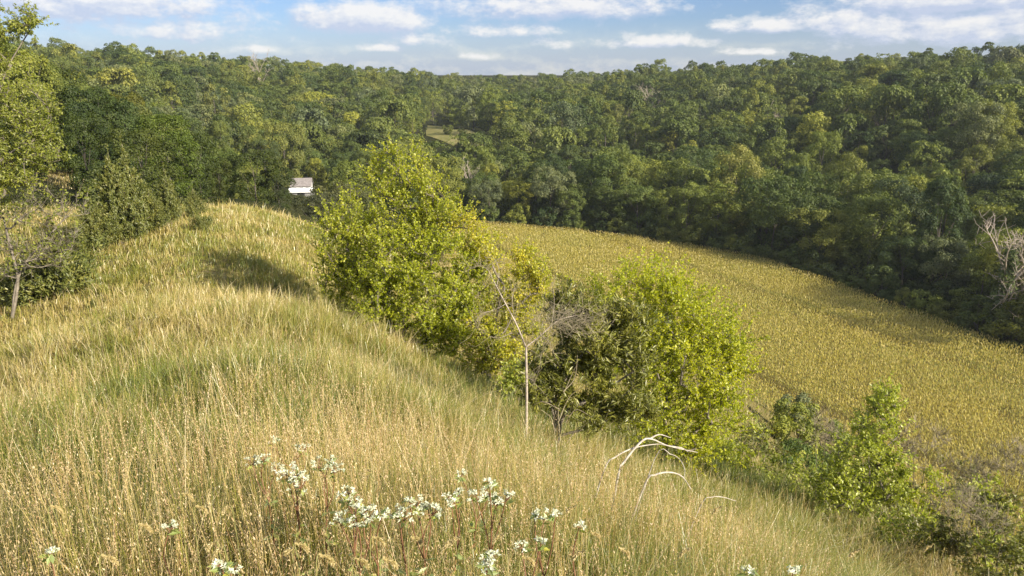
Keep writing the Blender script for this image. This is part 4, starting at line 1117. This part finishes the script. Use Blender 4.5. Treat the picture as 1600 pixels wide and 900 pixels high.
# ---------------------------------------------------------------- dead and singular trees of the far wood
def snag(px, pyb, t, H, label, seed, ivy=None, spread=.28):
    p = pt(px, pyb, t); b = np.array([p[0], p[1], gz(p[0], p[1])]); rng = np.random.default_rng(seed); root = empty("dead_tree", b, label, "tree")
    H = p[2] - b[2] + H; mb = MB(); P = smooth_path([(0,0,-.3),(.1,0,H*.3),(-.15,.1,H*.6)], 8); polytube(mb, P, np.linspace(.38, .24, 8), 7)
    for k in range(9):
        a = rng.random() * 6.28; l = H * rng.uniform(.3, .5); s = P[rng.integers(3, 8)]; d = np.array([math.cos(a) * spread * 2, math.sin(a) * spread * 2, 1.0])
        e = s + nrm(d) * l; m = (s + e) / 2 + rng.normal(size=3) * .3; q = smooth_path([s, m, e], 9); polytube(mb, q, np.linspace(.17, .05, 9), 5)
        for j in range(7):
            s2 = q[rng.integers(3, 9)]; e2 = s2 + nrm(rng.normal(size=3) + d * .6) * l * rng.uniform(.2, .45); q2 = smooth_path([s2, (s2 + e2) / 2 + rng.normal(size=3) * .15, e2], 5); polytube(mb, q2, np.linspace(.07, .03, 5), 4)
            for _ in range(4):
                s3 = q2[rng.integers(1, 5)]; e3 = s3 + nrm(rng.normal(size=3) + [0, 0, .4]) * l * rng.uniform(.08, .2); polytube(mb, [s3, e3], [.035, .02], 3)
    mb.build("trunk", M_BARKP, root, smooth=True)
    if ivy:
        n = 2600; h = rng.uniform(0, .82, n) * H; a = rng.random(n) * 6.28; rr = ivy * (1 - .55 * h / H) * rng.uniform(.5, 1.15, n) * (1 + .3 * np.sin(h * 1.7 + a * 2))
        c = np.stack([np.cos(a) * rr, np.sin(a) * rr, h], 1); v, f = cards(c, nrm(c * [1, 1, 0] + .5 * rng.normal(size=c.shape) + [0, 0, 1]), nrm(rng.normal(size=c.shape) + [0, 0, -.6]), np.full(n, .42), np.full(n, .3), .1)
        o = MB().add(v, f).build("ivy", M_FOREST, root); o.color = (.085, .11, .045, 1)
snag(1560, 500, 118, 15, "dead silver tree with ivy clad trunk at the right edge of the field", 5, 1.7)
snag(1595, 480, 120, 13, "bare white dead tree behind the ivy clad one, at the frame edge", 6, None, .2)
snag(1015, 160, 372, 9, "leafless grey dead tree near the top of the centre hill", 9, None, .35)
snag(405, 108, 420, 8, "thin leafless tree breaking the skyline at the left", 15, None, .3)
snag(1215, 205, 300, 9, "grey bare tree half way up the right-hand hill", 16, None, .25)
snag(735, 300, 222, 9, "pale bare trunk at the wood edge behind the tall olive tree", 17, None, .2)
for (k, px, pyb, t, H, col, name, label) in [
    (FINE[4], 1410, 300, 158, 20, (.055, .078, .042), "broadleaf_tree", "large soft grey green tree low on the dark right hillside"),
    (FINE[1], 1555, 270, 165, 21, (.055, .075, .042), "broadleaf_tree", "tall grey green cottonwood-like tree near the right edge of the hillside"),
    (FINE[0], 1045, 235, 205, 14, (.075, .088, .058), "broadleaf_tree", "silvery green round tree in the middle of the right hill's foot"),
    (FINE[0], 1130, 245, 200, 12, (.072, .080, .050), "broadleaf_tree", "greyish round tree right of the silvery green round tree"),
    (FAR[2], 862, 225, 255, 14, (.15, .16, .05), "broadleaf_tree", "narrow pale yellow green tree in the valley centre"),
    (FAR[7], 572, 255, 262, 19, (.060, .080, .032), "broadleaf_tree", "big dark open crowned tree standing above the valley trees"),
    (FINE[1], 470, 270, 240, 17, (.075, .095, .04), "broadleaf_tree", "wide pale green tree right behind the white house"),
    (SHRUB[0], 700, 203, 338, 4, (.10, .12, .04), "shrub", "round shrub on the upper edge of the far pasture"),
    (SHRUB[1], 752, 214, 322, 4.5, (.09, .11, .04), "shrub", "shrub at the right edge of the far pasture"),
    (SHRUB[0], 722, 205, 334, 3, (.12, .13, .05), "shrub", "small pale shrub in the middle of the far pasture"),
    (SHRUB[1], 1588, 525, 116, 9, (.12, .125, .022), "shrub", "yellow green bush at the right edge where the field ends"),
    (SHRUB[0], 1480, 478, 136, 6, (.06, .085, .025), "shrub", "rounded green bush at the foot of the field-edge trees")]:
    p = pt(px, pyb, t); place_tree(k, p[0], p[1], H / k["H"], px * .31, col, name, label, "shrub" if name == "shrub" else "tree", None)
def edge_shrubs():
    rng = np.random.default_rng(41); L = 0
    for i in range(7):
        a, b = FIELD[i], FIELD[i + 1]; e = b - a; ln = np.hypot(*e); nn = np.array([-e[1], e[0]]) / ln
        for u in np.arange(rng.random() * 3, ln, 3.6):
            p = a + e * u / ln + nn * rng.uniform(2.0, 4.2)
            if i >= 7: continue
            k = SHRUB[rng.integers(0, 2)]; tone = TONES[rng.integers(0, 3)]
            place_tree(k, p[0], p[1], rng.uniform(.8, 1.6), rng.random() * 6, tone[1], "shrub", f"{tone[0]} shrub filling the foot of the wood along the corn field", "shrub", f"{tone[0]} shrubs along the corn field"); L += 1
    return L
edge_shrubs()

# ---------------------------------------------------------------- white flowering spurge in the foreground
M_BRACT = leaf_mat("white_bract", [(0, (.42, .48, .32)), (.4, (.64, .66, .53)), (1, (.80, .79, .70))], .25, .05, 3, .3)
M_FLEAF = leaf_mat("spurge_leaf", [(0, (.14, .20, .06)), (.6, (.30, .36, .10)), (1, (.5, .45, .06))], .35, .06, 3, .3)
M_RED = plain_mat("red_stem", (.20, .10, .05), .6, .3)
M_GSTEM = plain_mat("green_stem", (.22, .22, .07), .7, .3)
def spurge(heads, t, label, seed, px0, stem=M_RED):
    """heads: photo positions and half widths of the bract clusters of one plant"""
    rng = np.random.default_rng(seed); hs = [(pt(a, b, t + rng.uniform(-.08, .08)), .86 * r * t / F_PX) for a, b, r in heads]
    c0 = pt(px0, np.mean([h[1] for h in heads]) + 40, t); b = np.array([c0[0], c0[1], gz(c0[0], c0[1])]); root = empty("white_spurge", b, label, "wildflower", "white flowering spurge plants in the foreground grass")
    mb = MB(); lv = MB(); top = np.mean([h[0] for h in hs], 0) - b; fork = top * np.array([.6, .6, .62]); polytube(mb, smooth_path([(0,0,-.05), fork * .5 + rng.normal(size=3) * .01, fork], 8), np.linspace(.0045, .0035, 8), 6)
    for (h, r) in hs:
        br = MB()
        q = smooth_path([fork, (fork + h - b) / 2 + rng.normal(size=3) * .012, h - b - [0, 0, r * .3]], 7); polytube(mb, q, np.linspace(.003, .002, 7), 5)
        ns = max(5, int(7.5 * r / .03))
        for s in range(ns):
            d = nrm(rng.normal(size=3) * [1, 1, .35] + [0, 0, .45]); tip = h - b + d * r * rng.uniform(.45, 1.05) * [1, 1, .7]
            polytube(mb, [q[-1], tip], [.0015, .001], 3)
            m = 12; dd = nrm(rng.normal(size=(m, 3)) * [1, 1, .6] + [0, 0, .25] + d * .5); Lr = rng.uniform(.008, .016, m)
            nn = nrm(np.cross(dd, rng.normal(size=(m, 3))) + [0, 0, .7]); v, f = cards(tip + dd * (Lr * .5)[:, None], nn, dd, Lr, Lr * .42, .15); br.add(v, f)
        br.build("bracts", M_BRACT, root)
        m = 7; dd = nrm(rng.normal(size=(m, 3)) * [1, 1, .4]); v, f = cards(h - b - [0, 0, r * .45] + dd * .02, nrm(rng.normal(size=(m, 3)) + [0, 0, 1]), dd, np.full(m, .035), np.full(m, .014), .1); lv.add(v, f)
    m = 26; u = rng.uniform(.3, 1, m); dd = nrm(rng.normal(size=(m, 3)) * [1, 1, .3] + [0, 0, .3]); v, f = cards(fork * u[:, None] + dd * .025, nrm(rng.normal(size=(m, 3)) * .5 + [0, 0, 1]), dd, np.full(m, .05), np.full(m, .018), .1); lv.add(v, f)
    mb.build("stem", stem, root, smooth=True); lv.build("leaves", M_FLEAF, root)
SPG = [([(395,722,16),(412,716,12),(432,735,18)], 3.3, "white spurge with scattered small heads, left end of the flower patch", 420),
       ([(458,740,26),(470,758,24),(448,745,16)], 3.0, "white spurge with a dense broad head, left cluster of the patch", 468),
       ([(497,727,20),(522,735,18),(515,718,10)], 3.2, "white spurge with two heads right of the dense left cluster", 500),
       ([(428,688,10),(474,701,14),(468,696,8)], 3.9, "small white spurge farther back above the left cluster", 455),
       ([(545,768,18),(540,778,14),(555,785,14)], 2.8, "upper white spurge of the centre cluster", 556),
       ([(530,812,18),(560,815,24),(580,805,22),(555,800,16)], 2.65, "lowest and widest white spurge of the centre cluster", 560),
       ([(597,803,14),(572,795,14)], 2.75, "narrow white spurge at the right of the centre cluster", 590),
       ([(630,808,24),(622,800,14)], 2.75, "left plant of the white pair right of the centre cluster", 640),
       ([(650,788,22),(675,800,22),(668,790,12),(640,782,10)], 2.8, "right plant of the white pair right of the centre cluster", 665),
       ([(705,775,14),(712,787,14),(716,770,8)], 2.9, "slim white spurge between the pair and the right cluster", 712),
       ([(745,778,20),(765,770,18),(790,780,20),(775,786,18),(765,755,10)], 2.85, "white spurge with a forked red stem, right cluster of the patch", 762),
       ([(762,878,18),(760,890,16),(770,868,10)], 2.1, "white spurge at the bottom edge below the right cluster", 765),
       ([(360,888,20),(345,884,10)], 2.05, "white spurge at the bottom edge left of centre", 360),
       ([(265,825,14)], 2.5, "single flat white spurge head left of the patch", 268), ([(78,864,12)], 2.2, "small white spurge near the bottom left corner", 78),
       ([(850,808,16),(835,802,10),(868,803,10)], 2.7, "pale small spurge right of the flower patch", 852), ([(815,855,12),(845,848,8)], 2.3, "tiny white spurge under the pale small one", 822),
       ([(1240,890,12),(1170,892,8)], 2.1, "small white spurge at the bottom edge toward the right", 1215),([(720,742,12),(770,756,8)], 3.4, "faint small spurge behind the right cluster", 742),
       ([(905,822,9)], 2.6, "single tiny white head right of the pale small spurge", 906)]
for k, (hd, t, lab, px0) in enumerate(SPG): spurge(hd, t, lab, 300 + k, px0)

# ---------------------------------------------------------------- foxtail heads nodding over the grass
M_FOX = leaf_mat("foxtail_bristle", [(0, (.34, .30, .10)), (.5, (.52, .42, .20)), (1, (.66, .52, .30))], .35, .04, 3, .3)
def foxtails():
    rng = np.random.default_rng(71)
    spots = [(448,688,4.0),(563,752,3.0),(565,742,3.1),(690,858,2.2),(702,850,2.3),(320,858,2.3),(330,868,2.2),(440,868,2.1),(300,780,2.8),(322,800,2.7),(345,800,2.7),(575,885,2.1),(620,886,2.0),(835,882,2.2),(895,872,2.3),(1062,868,2.4),(985,868,2.3),(1115,800,3.2),(410,780,3.0),(455,690,4.1),
             (150,745,3.3),(235,830,2.4),(1445,860,3.4),(520,880,2.0),(660,850,2.4),(940,842,2.5),(1090,815,3.0),(770,845,2.5),(600,850,2.4),(480,860,2.3),(1330,868,3.0),(885,800,2.8),(95,800,2.7),(180,880,2.1)]
    for i, (px, py, t) in enumerate(spots):
        tip = pt(px, py, t); sgn = 1 if rng.random() < .6 else -1; b0 = tip - np.array([sgn * .05, 0, 0]); b = np.array([b0[0], b0[1], gz(b0[0], b0[1])])
        root = empty("foxtail", b, "tan foxtail seed head nodding on its stalk among the foreground grass", "grass head", "foxtail seed heads in the foreground")
        ctr = [(0, 0, -.03), (0, 0, (tip[2] - b[2]) * .6), (sgn * .006, 0, tip[2] - b[2]), (sgn * .022, .01, tip[2] - b[2] + .014), (sgn * .04, .01, tip[2] - b[2] + .004), (sgn * .048, .012, tip[2] - b[2] - .016)]
        P = smooth_path(ctr, 26); m = MB(); polytube(m, P[:16], np.linspace(.0022, .0014, 16), 4); m.build("stem", M_GSTEM, root)
        H_ = P[12:]; n = 220; u = rng.random(n) * (len(H_) - 1.01); k = u.astype(int); fr_ = (u - k)[:, None]; c = H_[k] * (1 - fr_) + H_[k + 1] * fr_; ax = nrm(H_[k + 1] - H_[k])
        d = nrm(perp(ax, rng) + ax * .8); w = .0045 + .003 * np.sin(u / (len(H_) - 1) * math.pi); v, f = cards(c + d * w[:, None] * .6, perp(d, rng), d, w * 1.8, w * .5, .1)
        h = MB(); h.add(v, f); polytube(h, H_, .0026 * np.sin(np.linspace(.15, 1, len(H_)) * math.pi) + .001, 6); h.build("seed_head", M_FOX, root)
foxtails()

# ---------------------------------------------------------------- thin afternoon haze in the valley air
def haze():
    mb = MB(); box(mb, -900, 900, -60, 900, -62, 34)
    m, t, o = mat_nodes("haze_air"); v = t.nodes.new("ShaderNodeVolumePrincipled")
    v.inputs['Color'].default_value = (.80, .88, 1.0, 1); v.inputs['Density'].default_value = HAZE; v.inputs['Anisotropy'].default_value = .2
    t.links.new(v.outputs[0], o.inputs['Volume']); return mb.build("haze", m)
HAZE = .00012
tag(haze(), "thin bluish haze in the valley air", "haze", kind="stuff")
